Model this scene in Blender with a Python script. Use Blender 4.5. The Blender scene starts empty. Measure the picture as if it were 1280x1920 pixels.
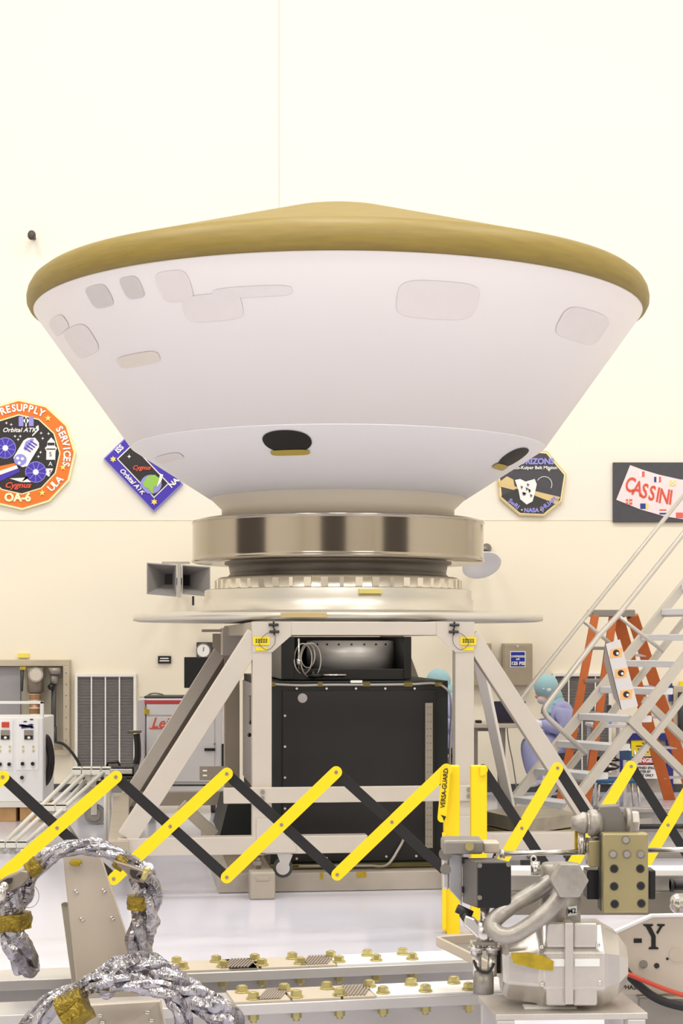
import bpy, bmesh, math, random
from math import sin, cos, pi, radians as R
from mathutils import Vector as V, Matrix as M, noise
random.seed(7)
sc = bpy.context.scene
COL = sc.collection
F, HX, HY, CZ = 3200.0, 640.0, 1200.0, 1.55          # focal length in pixels, principal column, horizon row, eye height
def at(px, py, D): return V(((px-HX)/F*D, D, CZ+(HY-py)/F*D))
# ---------------------------------------------------------------- materials
def lin(c): return tuple(((x/255/12.92) if x/255 <= .04045 else ((x/255+.055)/1.055)**2.4) for x in c)
MATS = {}
def mat(name, c, rough=.5, metal=0., var=0., vscale=6., bump=0., bscale=40., spec=.5, stretch=None, coat=0., emit=0.):
    m = bpy.data.materials.new(name); m.use_nodes = True
    nt = m.node_tree; b = nt.nodes['Principled BSDF']
    col = lin(c)+(1,)
    b.inputs['Base Color'].default_value = col; b.inputs['Roughness'].default_value = rough
    b.inputs['Metallic'].default_value = metal; b.inputs['Specular IOR Level'].default_value = spec
    b.inputs['Coat Weight'].default_value = coat
    if var or bump:
        tc = nt.nodes.new('ShaderNodeTexCoord'); mp = nt.nodes.new('ShaderNodeMapping')
        nt.links.new(tc.outputs['Object'], mp.inputs['Vector'])
        if stretch: mp.inputs['Scale'].default_value = stretch
    if var:
        n = nt.nodes.new('ShaderNodeTexNoise'); n.inputs['Scale'].default_value = vscale; n.inputs['Detail'].default_value = 5
        nt.links.new(mp.outputs['Vector'], n.inputs['Vector'])
        r = nt.nodes.new('ShaderNodeValToRGB'); e = r.color_ramp.elements
        e[0].position, e[1].position = .3, .7
        e[0].color = tuple(x*(1-var) for x in col[:3])+(1,); e[1].color = tuple(min(1, x*(1+var)) for x in col[:3])+(1,)
        nt.links.new(n.outputs['Fac'], r.inputs['Fac']); nt.links.new(r.outputs['Color'], b.inputs['Base Color'])
    if bump:
        n2 = nt.nodes.new('ShaderNodeTexNoise'); n2.inputs['Scale'].default_value = bscale; n2.inputs['Detail'].default_value = 4
        nt.links.new(mp.outputs['Vector'], n2.inputs['Vector'])
        bp = nt.nodes.new('ShaderNodeBump'); bp.inputs['Strength'].default_value = bump; bp.inputs['Distance'].default_value = .02
        nt.links.new(n2.outputs['Fac'], bp.inputs['Height']); nt.links.new(bp.outputs['Normal'], b.inputs['Normal'])
    MATS[name] = m
    return m
WALLUP = mat('wall_paint_upper', (241,236,223), .65, var=.01, vscale=.6)
WALLLO = mat('wall_paint_lower', (243,234,213), .55, var=.015, vscale=.5)
FLOORM = mat('glossy_floor', (214,214,228), .16, var=.03, vscale=.5, bump=.02, bscale=1.2, spec=.6)
TRIMW = mat('white_trim', (240,238,232), .5)
BASEB = mat('dark_base_trim', (70,68,72), .6)
REFLD = mat('dark_reflection_panel', (84,78,74), .6)
GOLD = mat('ablator_tan', (142,121,54), .5, var=.1, vscale=5, bump=.03, bscale=30, stretch=(1,1,9))
BSHELL = mat('backshell_white', (240,235,236), .42, var=.006, vscale=2)
BSHELL2 = mat('backshell_white_lower', (236,235,239), .42)
BEIGEW = mat('beige_white', (222,214,200), .45)
PATCH1 = mat('pale_grey_patch', (229,223,224), .5, var=.015, vscale=9)
PATCH2 = mat('grey_patch', (210,204,203), .5, var=.03, vscale=9)
PATCH3 = mat('tan_patch', (222,214,205), .5)
BLACKP = mat('black_port', (18,15,13), .6)
TAPE = mat('amber_tape', (184,158,22), .35, var=.2, vscale=30, bump=.3, bscale=90)
TAPEB = mat('bright_yellow_tape', (240,215,20), .5)
STEEL = mat('polished_ring_metal', (172,163,150), .14, 1., bump=.015, bscale=8, stretch=(1,1,14))
STEELD = mat('dark_neck_metal', (104,98,92), .4, .6)
STEELB = mat('bright_ring_metal', (235,228,215), .28, .75, var=.05, vscale=12)
DISK = mat('turntable_metal', (218,212,200), .32, .55, var=.03, vscale=8, stretch=(1,1,20))
FRAME = mat('frame_aluminium', (206,198,188), .42, .25, var=.03, vscale=5)
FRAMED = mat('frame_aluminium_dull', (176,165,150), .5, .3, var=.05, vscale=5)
PALLET = mat('pallet_metal', (186,177,166), .45, .35, var=.06, vscale=7)
BLACKPAN = mat('black_panel', (25,21,22), .55, var=.08, vscale=4)
BLACKG = mat('black_green_edge', (23,28,29), .45)
BLACKS = mat('black_satin', (14,13,14), .35)
CABSIDE = mat('cabinet_side_grey', (168,163,162), .45, .1)
GREY = mat('grey_paint', (132,128,124), .5)
GREYD = mat('dark_grey_paint', (66,65,68), .5)
GREYM = mat('mid_grey_metal', (150,144,136), .4, .5, var=.05, vscale=8)
CHROME = mat('bright_steel', (214,210,204), .25, .9)
BRUSH = mat('brushed_drum', (206,202,198), .35, .25, bump=.03, bscale=10, stretch=(20,20,1))
RULER = mat('ruler_steel', (172,164,150), .45, .3)
SCREW = mat('screw_head', (225,222,216), .35, .6)
YEL = mat('barrier_yellow', (246,214,6), .45)
BLK = mat('barrier_black', (20,18,18), .5)
WHITE = mat('white_enamel', (236,236,236), .4)
WHITEB = mat('white_plastic', (228,225,216), .45)
WHITEC = mat('white_cabinet', (222,219,220), .4)
RED = mat('red_stripe', (196,62,70), .5)
REDT = mat('red_lettering', (222,86,62), .5)
ORANGE = mat('ladder_orange', (196,100,36), .5, var=.05, vscale=10)
ORANGES = mat('sign_orange', (233,122,38), .6)
CREAM = mat('sign_cream', (250,238,184), .6)
NAVY = mat('navy_blue', (38,42,120), .5)
PURP = mat('sign_purple', (72,52,178), .6)
LILAC = mat('sign_lilac', (150,148,222), .6)
SIGNB = mat('sign_black', (44,38,40), .6)
SIGNG = mat('sign_slate', (74,72,78), .6, var=.06, vscale=20)
PINK = mat('banner_pink', (244,224,226), .6)
WHITES = mat('sign_white', (245,243,240), .6)
STARY = mat('star_yellow', (248,224,122), .6)
GREEN = mat('globe_green', (150,198,84), .6)
SGOLD = mat('sign_gold', (222,196,140), .6)
FLAGR = mat('flag_red', (226,104,88), .6)
FLAGB = mat('flag_blue', (44,66,150), .6)
FLAGY = mat('flag_yellow', (240,220,120), .6)
SKIN = mat('skin', (214,168,146), .55)
SUIT = mat('lavender_coverall', (176,180,226), .7, bump=.25, bscale=9)
CAP = mat('teal_hood', (158,198,206), .7, bump=.2, bscale=14)
GLOVE = mat('white_glove', (236,236,242), .6)
HOLE = mat('dark_recess', (52,50,50), .8)
RECESS = mat('recess_back', (178,170,152), .6, var=.06, vscale=3)
LOUVER = mat('louver_grey', (158,153,152), .5)
RUST = mat('copper_fitting', (168,128,100), .4, .4)
HOSE = mat('black_hose', (30,28,30), .45)
WOOD = mat('pallet_wood', (186,146,98), .7, var=.12, vscale=14)
BLUESIGN = mat('blue_sign', (24,44,150), .5)
BLUECH = mat('blue_chair', (40,92,140), .5)
CABLE = mat('grey_cable', (170,164,156), .5)
PLATE = mat('foreground_plate', (206,194,178), .42, .3, var=.025, vscale=6)
BEAMM = mat('beam_metal', (205,202,200), .35, .45, var=.04, vscale=5)
BEAMW = mat('beam_pad_white', (240,238,236), .4)
BEAMT = mat('beam_pad_tan', (196,184,166), .5)
BRASS = mat('zinc_yellow_bolt', (200,188,130), .32, .6)
BRASSD = mat('olive_gold_plate', (172,160,118), .35, .65, var=.05, vscale=9)
FOIL = mat('silver_foil', (164,161,166), .22, .95, var=.4, vscale=14, bump=.35, bscale=34)  # tone noise paints dark reflections into the foil colour
FOILG = mat('amber_foil', (142,121,44), .25, .75, var=.25, vscale=40, bump=.8, bscale=60)
CAST = mat('cast_aluminium', (206,200,193), .36, .6, var=.04, vscale=18, bump=.05, bscale=120)
SHACK = mat('galvanised_shackle', (168,162,154), .42, .5, var=.16, vscale=25, bump=.08, bscale=90)
MOTORG = mat('motor_grey', (104,99,96), .45, .4)
CLEV = mat('clevis_metal', (150,138,124), .4, .6, var=.08, vscale=20)
LABELW = mat('label_white', (240,240,238), .5)
REDC = mat('red_cable', (206,74,48), .45)
SLAB = mat('slab_metal', (160,150,132), .4, .4, var=.2, vscale=7)
TUBEM = mat('stair_aluminium', (206,200,190), .4, .35, var=.03, vscale=8)
TREAD = mat('stair_tread', (236,236,240), .4)
# ---------------------------------------------------------------- mesh builder
class MB:
    def __init__(s): s.v = []; s.f = []; s.mi = []; s.sm = []; s.m = 0
    def add(s, vs, fs, sm=False):
        o = len(s.v); s.v += [V(p) for p in vs]
        for f in fs: s.f.append([i+o for i in f]); s.mi.append(s.m); s.sm.append(sm)
        return s
    def box(s, c, size, rot=None):
        c = V(c); h = V(size)/2; vs = []
        for z in (-1, 1):
            for y in (-1, 1):
                for x in (-1, 1):
                    p = V((x*h.x, y*h.y, z*h.z)); vs.append(c+(rot @ p if rot else p))
        return s.add(vs, [(0,1,3,2),(4,6,7,5),(0,4,5,1),(2,3,7,6),(0,2,6,4),(1,5,7,3)])
    def prism(s, pts, vec):
        pts = [V(p) for p in pts]; vec = V(vec); n = len(pts)
        return s.add(pts+[p+vec for p in pts], [tuple(range(n)), tuple(range(2*n-1, n-1, -1))]+[(i, (i+1) % n, n+(i+1) % n, n+i) for i in range(n)])
    def beam(s, p0, p1, w, t, up=(0,0,1)):
        p0, p1 = V(p0), V(p1); d = (p1-p0).normalized(); up = V(up)
        sd = d.cross(up)
        if sd.length < 1e-4: sd = d.cross(V((0,1,0)))
        sd.normalize(); u = sd.cross(d); a = sd*w/2; b = u*t/2
        return s.prism([p0-a-b, p0+a-b, p0+a+b, p0-a+b], p1-p0)
    def cyl(s, p0, p1, r0, r1=None, n=16, sm=True, ph=0.):
        p0, p1 = V(p0), V(p1); r1 = r0 if r1 is None else r1
        q = (p1-p0).normalized().to_track_quat('Z', 'Y')
        ring = [q @ V((cos(ph+2*pi*i/n), sin(ph+2*pi*i/n), 0)) for i in range(n)]
        o = len(s.v); s.v += [p0+r*r0 for r in ring]+[p1+r*r1 for r in ring]
        for i in range(n):
            j = (i+1) % n; s.f.append([o+i, o+j, o+n+j, o+n+i]); s.mi.append(s.m); s.sm.append(sm and n > 8)
        for f in (list(range(o+n-1, o-1, -1)), list(range(o+n, o+2*n))): s.f.append(f); s.mi.append(s.m); s.sm.append(False)
        return s
    def tube(s, pts, r, n=8, closed=False, radii=None, crumple=0., seed=0, flat=1.):
        pts = [V(p) for p in pts]; L = len(pts); o = len(s.v); prev = None
        for k, p in enumerate(pts):
            a = pts[(k-1) % L] if (closed or k > 0) else p; b = pts[(k+1) % L] if (closed or k < L-1) else p
            t = (b-a).normalized()
            if prev is None: nrm = t.orthogonal().normalized()
            else:
                nrm = prev-t*prev.dot(t); nrm = nrm.normalized() if nrm.length > 1e-6 else t.orthogonal().normalized()
            prev = nrm; bn = t.cross(nrm); rr = radii[k] if radii else r
            for i in range(n):
                an = 2*pi*i/n; q = rr
                if crumple: q = rr*(1+crumple*noise.noise(V((cos(an)*2.1+seed*3, sin(an)*2.1+k*.07, k*.09+seed)))+crumple*.35*noise.noise(V((cos(an)*4+seed, sin(an)*4, k*.45))))
                s.v.append(p+nrm*cos(an)*q+bn*sin(an)*q*flat)
        K = L if closed else L-1
        for k in range(K):
            for i in range(n):
                j = (i+1) % n; k2 = (k+1) % L
                s.f.append([o+k*n+i, o+k*n+j, o+k2*n+j, o+k2*n+i]); s.mi.append(s.m); s.sm.append(not crumple)
        if not closed:
            s.f.append([o+i for i in range(n-1, -1, -1)]); s.mi.append(s.m); s.sm.append(False)
            s.f.append([o+(L-1)*n+i for i in range(n)]); s.mi.append(s.m); s.sm.append(False)
        return s
    def lathe(s, prof, c, n=96, axis=None, sm=True, closed=False):
        c = V(c); L = len(prof); o = len(s.v); q = V(axis).normalized().to_track_quat('Z', 'Y') if axis else None
        for r, z in prof:
            for i in range(n):
                a = 2*pi*i/n; p = V((r*cos(a), r*sin(a), z)); s.v.append(c+(q @ p if q else p))
        for k in range(L if closed else L-1):
            k2 = (k+1) % L
            for i in range(n):
                j = (i+1) % n; s.f.append([o+k*n+i, o+k*n+j, o+k2*n+j, o+k2*n+i]); s.mi.append(s.m); s.sm.append(sm)
        if not closed:
            for k in (0, L-1):
                if prof[k][0] > 1e-4:
                    s.f.append([o+k*n+i for i in range(n)]); s.mi.append(s.m); s.sm.append(False)
        return s
    def ell(s, c, r, n=16, rot=None):
        c = V(c); r = V(r) if not isinstance(r, (int, float)) else V((r, r, r)); o = len(s.v); k = n//2
        for a in range(1, k):
            for b in range(n):
                p = V((r.x*sin(pi*a/k)*cos(2*pi*b/n), r.y*sin(pi*a/k)*sin(2*pi*b/n), r.z*cos(pi*a/k))); s.v.append(c+(rot @ p if rot else p))
        tp = V((0,0,r.z)); s.v += [c+(rot @ tp if rot else tp), c-(rot @ tp if rot else tp)]; T = o+(k-1)*n
        for a in range(k-2):
            for b in range(n):
                d = (b+1) % n; s.f.append([o+a*n+b, o+a*n+d, o+(a+1)*n+d, o+(a+1)*n+b]); s.mi.append(s.m); s.sm.append(True)
        for b in range(n):
            d = (b+1) % n
            s.f.append([T, o+b, o+d]); s.f.append([T+1, o+(k-2)*n+d, o+(k-2)*n+b]); s.mi += [s.m]*2; s.sm += [True]*2
        return s
    # polygon drawn in picture units on a plane facing the camera at depth D, extruded away by t
    def poly(s, pts, D, t=.01): return s.prism([at(x, y, D) for x, y in pts], (0, t, 0))
    def rect(s, x0, y0, x1, y1, D, t=.01): return s.poly([(x0,y1),(x1,y1),(x1,y0),(x0,y0)], D, t)
    def disc(s, x, y, r, D, t=.01, n=20, ry=None, a0=0., rot=0.):
        ry = ry or r; c, q = cos(rot), sin(rot)
        P = [(r*cos(a0+2*pi*i/n), ry*sin(a0+2*pi*i/n)) for i in range(n)]
        return s.poly([(x+a*c-b*q, y+a*q+b*c) for a, b in P], D, t)
    def star(s, x, y, r, D, t=.004, k=5, inner=.42, rot=-pi/2):
        return s.poly([(x+(r if i % 2 == 0 else r*inner)*cos(rot+pi*i/k), y+(r if i % 2 == 0 else r*inner)*sin(rot+pi*i/k)) for i in range(2*k)], D, t)
    def glyphs(s, txt, size, org, right, up, align='CENTER', bold=0., xs=1., shear=0., thick=.0):
        cu = bpy.data.curves.new('t', 'FONT'); cu.body = txt; cu.size = size; cu.align_x = align; cu.align_y = 'CENTER'
        cu.offset = bold*size; cu.shear = shear; cu.resolution_u = 3
        ob = bpy.data.objects.new('t', cu); me = bpy.data.meshes.new_from_object(ob)
        org, right, up = V(org), V(right), V(up)
        s.add([org+right*(v.co.x*xs)+up*v.co.y for v in me.vertices], [tuple(p.vertices) for p in me.polygons])
        bpy.data.objects.remove(ob); bpy.data.curves.remove(cu); bpy.data.meshes.remove(me)
        return s
    def text(s, txt, px, py, h, D, ang=0., bold=.012, xs=1., align='CENTER', shear=0.):
        k = D/F; a = R(ang); rt = V((cos(a), 0, sin(a))); up = V((-sin(a), 0, cos(a)))
        return s.glyphs(txt, h*k/.7, at(px, py, D), rt, up, align, bold, xs, shear)
    def arctext(s, txt, cx, cy, r, h, a0, a1, D, bold=.015, inward=False, xs=1.):
        n = len(txt)
        for i, ch in enumerate(txt):
            a = a0+(a1-a0)*(i/(n-1) if n > 1 else .5); th = R(a)
            x, y = cx+r*cos(th), cy-r*sin(th)
            s.text(ch, x, y, h, D, ang=(a-90) if not inward else (a+90), bold=bold, xs=xs)
        return s
    def build(s, name, mats, parent=None, loc=None, bevel=0., seg=2, sub=0):
        if not isinstance(mats, (list, tuple)): mats = [mats]
        org = V((0,0,0)); p = parent
        while p is not None: org += V(p.location); p = p.parent
        if parent is None and loc is not None: org = V(loc)
        me = bpy.data.meshes.new(name); me.from_pydata([v-org for v in s.v], [], s.f)
        for m in mats: me.materials.append(m)
        me.polygons.foreach_set('material_index', s.mi); me.polygons.foreach_set('use_smooth', s.sm)
        bm = bmesh.new(); bm.from_mesh(me); bmesh.ops.recalc_face_normals(bm, faces=bm.faces); bm.to_mesh(me); bm.free()
        ob = bpy.data.objects.new(name, me); COL.objects.link(ob)
        if parent is not None: ob.parent = parent
        elif loc is not None: ob.location = loc
        if bevel:
            b = ob.modifiers.new('Bevel', 'BEVEL'); b.width = bevel; b.segments = seg; b.limit_method = 'ANGLE'; b.angle_limit = R(40)
        if sub:
            b = ob.modifiers.new('Subdivision', 'SUBSURF'); b.levels = b.render_levels = sub
        return ob
def tag(o, label, cat, group=None):
    o['label'] = label; o['category'] = cat
    if group: o['group'] = group
    return o
def thing(name, label, cat, loc, group=None):
    o = bpy.data.objects.new(name, None); COL.objects.link(o); o.location = loc; o.empty_display_size = .1
    return tag(o, label, cat, group)
def structure(o): o['kind'] = 'structure'; return o
def lab(o, t): o['label'] = t; return o
def clone(o, parent, delta):
    c = o.copy(); COL.objects.link(c); c.parent = parent; c.location = V(o.location)+V(delta)
    for ch in o.children: clone(ch, c, (0,0,0))
    return c
def spline(pts, n=8, closed=False):
    pts = [V(p) for p in pts]; out = []; L = len(pts)
    for i in range(L if closed else L-1):
        if closed: a, b, c, d = pts[i-1], pts[i], pts[(i+1) % L], pts[(i+2) % L]
        else: a, b, c, d = pts[max(i-1,0)], pts[i], pts[i+1], pts[min(i+2,L-1)]
        for k in range(n):
            t = k/n; out.append(.5*((2*b)+(c-a)*t+(2*a-5*b+4*c-d)*t*t+(3*b-a-3*c+d)*t**3))
    if not closed: out.append(pts[-1])
    return out
# ---------------------------------------------------------------- camera, light
cam = bpy.data.cameras.new('camera'); co = bpy.data.objects.new('camera', cam); COL.objects.link(co)
co.location = (0,0,CZ); co.rotation_euler = (R(90),0,0)
cam.sensor_fit = 'HORIZONTAL'; cam.sensor_width = 36; cam.lens = 36*F/1280; cam.shift_y = (HY-960)/1280; cam.clip_end = 100
sc.camera = co
sc.view_settings.view_transform = 'Standard'; sc.view_settings.look = 'None'; sc.view_settings.exposure = -.04
w = bpy.data.worlds.new('world'); sc.world = w; w.use_nodes = True
w.node_tree.nodes['Background'].inputs[0].default_value = (1,.975,.93,1); w.node_tree.nodes['Background'].inputs[1].default_value = .55
def area(name, loc, sx, sy, e, col=(1,.96,.9), tgt=None):
    l = bpy.data.lights.new(name, 'AREA'); l.shape = 'RECTANGLE'; l.size = sx; l.size_y = sy; l.energy = e; l.color = col
    o = bpy.data.objects.new(name, l); COL.objects.link(o); o.location = loc
    if tgt: o.rotation_euler = (V(tgt)-V(loc)).to_track_quat('-Z','Y').to_euler()
    return o
for i, (x, y) in enumerate(((-5,3),(0,3),(5,3),(-5,11),(0,11),(5,11))):
    area('high_bay_light', (x,y,11.6), 2.2, 2.2, 330)
# two unseen fill lights added behind the camera to brighten the fronts
area('added_fill_light', (-6.5,-6.2,9.5), 5, 4, 455, tgt=(0,12,2)); area('added_fill_light', (6.5,-6.2,9.5), 5, 4, 455, tgt=(0,12,2))
# ---------------------------------------------------------------- room
WD = 17.4
seamz = at(0, 975, WD).z
structure(MB().box((0,5,-.05), (22,25.4,.1)).build('floor', FLOORM))
MB_ = MB().box((0,WD+.1,seamz/2), (22,.2,seamz)); MB_.m = 1; MB_.box((0,WD+.1,(seamz+12)/2), (22,.2,12-seamz))
wb = structure(MB_.build('wall_back', [WALLLO, WALLUP]))
structure(MB().rect(522,-300,524,975,WD-.004,.004).build('trim_1', mat('seam_line', (214,208,190), .6)))
structure(MB().rect(-900,974,2200,976,WD-.004,.004).build('trim_2', mat('seam_line_pale', (240,230,205), .6)))
b = MB()
for x0, x1 in ((-900,1158),(1262,2200)): b.poly([(x0,1485),(x1,1485),(x1,1470),(x0,1470)], WD-.012, .012)
structure(b.build('baseboard_back', BASEB))
structure(MB().box((-10.1,5,6), (.2,25,12)).build('wall_left', WALLUP)); structure(MB().box((10.1,5,6), (.2,25,12)).build('wall_right', WALLUP))
structure(MB().box((0,-7.1,6), (20.4,.2,12)).build('wall_front', WALLUP))
for i, (c, sz) in enumerate((((-1.2,-6.97,3.6),(6.4,.06,7.2)),((-9.97,8.2,3.2),(.06,5.4,6.4)),((9.97,1.2,3.2),(.06,7.6,6.4)))):
    structure(MB().box(c, sz).build('door_%d' % (i+1), REFLD))  # unseen dark panels added so the polished ring reflects dark stripes
# ---------------------------------------------------------------- spacecraft on its ring
AX = V((-.025,12.5,0))
ship = thing('spacecraft_aeroshell', 'huge white conical spacecraft aeroshell with a tan heat shield on top', 'spacecraft', AX+V((0,0,2.41)))
def c3(z=0): return AX+V((0,0,z))
shoulder = [(2.20,3.905),(2.225,3.915),(2.243,3.95),(2.245,3.99),(2.235,4.035),(2.21,4.08),(2.165,4.115),(2.10,4.135)]
cone = [(2.10-(2.10-.5)*t, 4.135+(2.10-.5)*t*.312) for t in (.15,.3,.45,.6,.75,.9,1)]
zt = cone[-1][1]; nose = [(.4,zt+.026),(.3,zt+.046),(.2,zt+.060),(.1,zt+.068),(0,zt+.07)]
MB().lathe([(2.12,3.90)]+shoulder+cone+nose, c3(), 160).build('heat_shield', GOLD, ship)
lab(MB().lathe([(2.0,3.90),(2.197,3.903),(2.192,3.893),(1.508,2.944)], c3(), 160).build('backshell', BSHELL, ship), 'white upper cone of the backshell')
lab(MB().lathe([(1.508,2.944),(1.50,2.937),(.935,2.577)], c3(), 160).build('backshell', BSHELL2, ship), 'shallower white lower cone of the backshell')
MB().lathe([(.93,2.577),(.925,2.573),(.85,2.50),(.85,2.43)], c3(), 128).build('closeout_band', BEIGEW, ship)
# patch on the cone surface: picture position -> angle and height on the cone
def cone_pt(z, a, off=.004):
    if z >= 2.944: r = 1.508+(z-2.944)/(3.893-2.944)*(2.192-1.508); nr, nz = cos(R(35.8)), -sin(R(35.8))
    else: r = .935+(z-2.577)/(2.937-2.577)*(1.50-.935); nr, nz = cos(R(57.5)), -sin(R(57.5))
    return AX+V(((r+nr*off)*sin(a), -(r+nr*off)*cos(a), z+nz*off))
def hit(px, py):
    best = None
    for i in range(260):
        z = 2.58+i*(3.89-2.58)/259
        for j in range(161):
            a = R(-80+j); p = cone_pt(z, a, 0)
            d = (HX+p.x/p.y*F-px)**2+(HY-(p.z-CZ)/p.y*F-py)**2
            if best is None or d < best[0]: best = (d, z, a)
    return best[1], best[2]
def patch(mb, cx, cy, wpx, hpx, off=.004, rnd=.3, n=28, fix=None):
    z0, a0 = hit(cx, cy); r = (cone_pt(z0, a0, 0)-AX); rad = math.hypot(r.x, r.y)
    e = 4 if rnd < .5 else 2.2; pts = []
    # half sizes measured along the surface
    p1 = cone_pt(z0, a0+.02, 0); p0 = cone_pt(z0, a0, 0); pxr = abs((p1.x/p1.y-p0.x/p0.y)*F)/.02
    p2 = cone_pt(min(z0+.02, 3.89), a0, 0); pyr = abs(((p2.z-CZ)/p2.y-(p0.z-CZ)/p0.y)*F)/.02
    da, dz = wpx/2/pxr, hpx/2/pyr; G = 10
    if fix: z0, a0, da, dz = fix
    vs = []; fs = []
    for i in range(G+1):
        for j in range(G+1):
            u, v = -1+2*i/G, -1+2*j/G
            m = max(abs(u), abs(v)); l = (abs(u)**e+abs(v)**e)**(1/e); k = m/l if l > 0 else 0
            vs.append(cone_pt(min(3.885, z0+v*k*dz), a0+u*k*da, off))
    for i in range(G):
        for j in range(G): q = i*(G+1)+j; fs.append((q, q+1, q+G+2, q+G+1))
    mb.add(vs, fs, True); return mb
for (x, y, w_, h, m) in ((820,563,150,70,PATCH1),(1098,612,80,55,PATCH1),(250,538,36,40,PATCH2),(185,555,40,40,PATCH2),(330,535,60,56,PATCH1),
        (395,578,110,50,PATCH1),(470,547,150,20,PATCH1),(108,610,26,26,PATCH1),(150,640,44,52,PATCH1),(258,674,78,22,PATCH3),(312,858,46,12,PATCH1)):
    patch(MB(), x, y, w_, h).build('access_panel', m, ship)
for (x, y, w_, h) in ((538,826,100,44),(962,858,66,50)):
    za = hit(x, y); t = patch(MB(), x, y, w_, h, .006, 1., fix=(za[0], za[1], .12, .062)).build('thruster_port', BLACKP, ship)
    patch(MB(), x, y, w_, 13, .009, fix=(za[0]-.06, za[1]-.005, .105, .016)).build('tape_strip', mat('dull_yellow_tape', (176,156,70), .5), t)
ring = thing('adapter_ring', 'wide polished metal ring clamped under the white cone', 'ring', c3(2.0))
MB().lathe([(.86,2.43),(1.03,2.418),(1.06,2.41),(1.068,2.40),(1.068,2.395),(1.062,2.385),(1.062,2.378),(1.062,2.372),(1.062,2.156),(1.062,2.15),(1.062,2.14),(1.068,2.13),(1.068,2.118),(1.05,2.11),(.79,2.112)], c3(), 160).build('ring_band', STEEL, ring)
lab(MB().lathe([(.83,2.13),(.83,2.10),(.80,2.09),(.79,2.03),(.815,2.0),(.78,2.0)], c3(), 128).build('neck', STEELD, ring), 'dark neck below the ring')
tt = thing('spin_turntable', 'pale metal spin turntable with stepped drum and thin disk below the ring', 'turntable', c3(1.677))
MB().lathe([(.78,2.0),(.87,2.0),(.895,1.985),(.895,1.915),(.90,1.91)], c3(), 128).build('clamp_ring', STEELB, tt)
b = MB()
for k in range(48):
    a = 2*pi*k/48+.03; wd = .05 if k % 3 else .028
    b.box(c3(1.95)+V((sin(a)*.893, -cos(a)*.893, 0)), (wd,.02,.06), M.Rotation(a,3,'Z'))
b.build('clamp_block', [STEELB], tt)['kind'] = 'stuff'
MB().lathe([(.80,1.912),(.965,1.912),(.975,1.905),(.975,1.845),(.985,1.84),(.985,1.76),(.99,1.748)], c3(), 128).build('drum', DISK, tt)
MB().lathe([(.9,1.75),(1.2,1.752),(1.475,1.735),(1.49,1.728),(1.49,1.688),(1.45,1.68),(.5,1.678)], c3(), 160).build('disk', DISK, tt)
MB().box(c3(1.88)+V((.22,-.955,0)), (.16,.02,.03), M.Rotation(R(13),3,'Z')).build('tape_strip', mat('faded_tape', (220,206,120), .5), tt)
MB().box(c3(1.712)+V((-.22,-1.474,0)), (.3,.012,.03), M.Rotation(R(-8.5),3,'Z')).build('tape_strip', mat('faded_tape_tan', (206,184,130), .5), tt)
# ---------------------------------------------------------------- support stand (local u right, v away, yawed)
TH = R(7); DU = V((cos(TH), sin(TH), 0)); DV = V((-sin(TH), cos(TH), 0)); OS = V((-.485,10.35,0))
ROT = M.Rotation(TH,3,'Z')
def L(u, v, z): return OS+DU*u+DV*v+V((0,0,z))
def px2uv(px, v):           # u on the line at depth v seen in picture column px
    k = (px-HX)/F; p = OS+DV*v; return (k*p.y-p.x)/(DU.x-k*DU.y)
def lp(px, py, v): u = px2uv(px, v); return L(u, v, lz(u, v, py))
def lz(u, v, py): p = L(u, v, 0); return CZ+(HY-py)/F*p.y
stand = thing('support_stand', 'beige metal frame stand with splayed braces carrying the spin turntable', 'stand', L(.62,1.5,0))
UR = px2uv(868, 0); PW = .117
def bld(mb, name, m=FRAME, bev=.004, par=stand): return mb.build(name, m, par, bevel=bev)
for u in (0, UR): bld(MB().box(L(u,0,(1.6+.36)/2), (PW,.1,1.6-.36), ROT), 'post')
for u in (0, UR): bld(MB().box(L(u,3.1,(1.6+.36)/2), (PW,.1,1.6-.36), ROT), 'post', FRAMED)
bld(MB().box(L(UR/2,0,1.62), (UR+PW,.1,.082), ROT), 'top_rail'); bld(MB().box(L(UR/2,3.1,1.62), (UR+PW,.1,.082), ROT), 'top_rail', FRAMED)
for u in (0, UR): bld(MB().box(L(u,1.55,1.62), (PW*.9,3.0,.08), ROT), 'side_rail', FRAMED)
# corner plates with tags and cable lanyards
for u, sgn in ((0,1),(UR,-1)):
    pts = [L(u-sgn*.06,-.056,1.66), L(u+sgn*.175,-.056,1.66), L(u+sgn*.175,-.056,1.575), L(u+sgn*.06,-.056,1.475), L(u-sgn*.06,-.056,1.475)]
    g = bld(MB().prism(pts, DV*.006), 'corner_plate', FRAME, .001)
    c = (-.005 if sgn > 0 else .02)
    tg = MB().box(L(u+c,-.06,1.545), (.1,.004,.05), ROT); tg.box(L(u+c,-.06,1.497), (.07,.004,.022), ROT); t = tg.build('yellow_tag', TAPEB, g)
    b = MB()
    for k in range(3):
        for q in range(5): b.box(L(u+c-.03+.015*q,-.0625,1.554-.009*k), (.0115,.001,.0055), ROT)
    b.build('print', BLK, t)
    b = MB()
    for k, (uu, zz) in enumerate(((.08,1.642),(.085,1.60))):
        q = u+sgn*uu*(.85); b.cyl(L(q-.03,-.07,zz), L(q+.03,-.07,zz), .008, n=8); b.cyl(L(q,-.07,zz-.02), L(q,-.07,zz+.02), .005, n=8)
    b.build('quick_pin', BLACKS, g)
    MB().tube(spline([L(u+sgn*.07,-.07,1.60), L(u+sgn*.02,-.075,1.585), L(u-sgn*.02,-.075,1.53), L(u+sgn*.03,-.075,1.49), L(u+sgn*.075,-.075,1.53), L(u+sgn*.075,-.07,1.595)], 6), .0018, 5).build('lanyard', GREYD, g)
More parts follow.
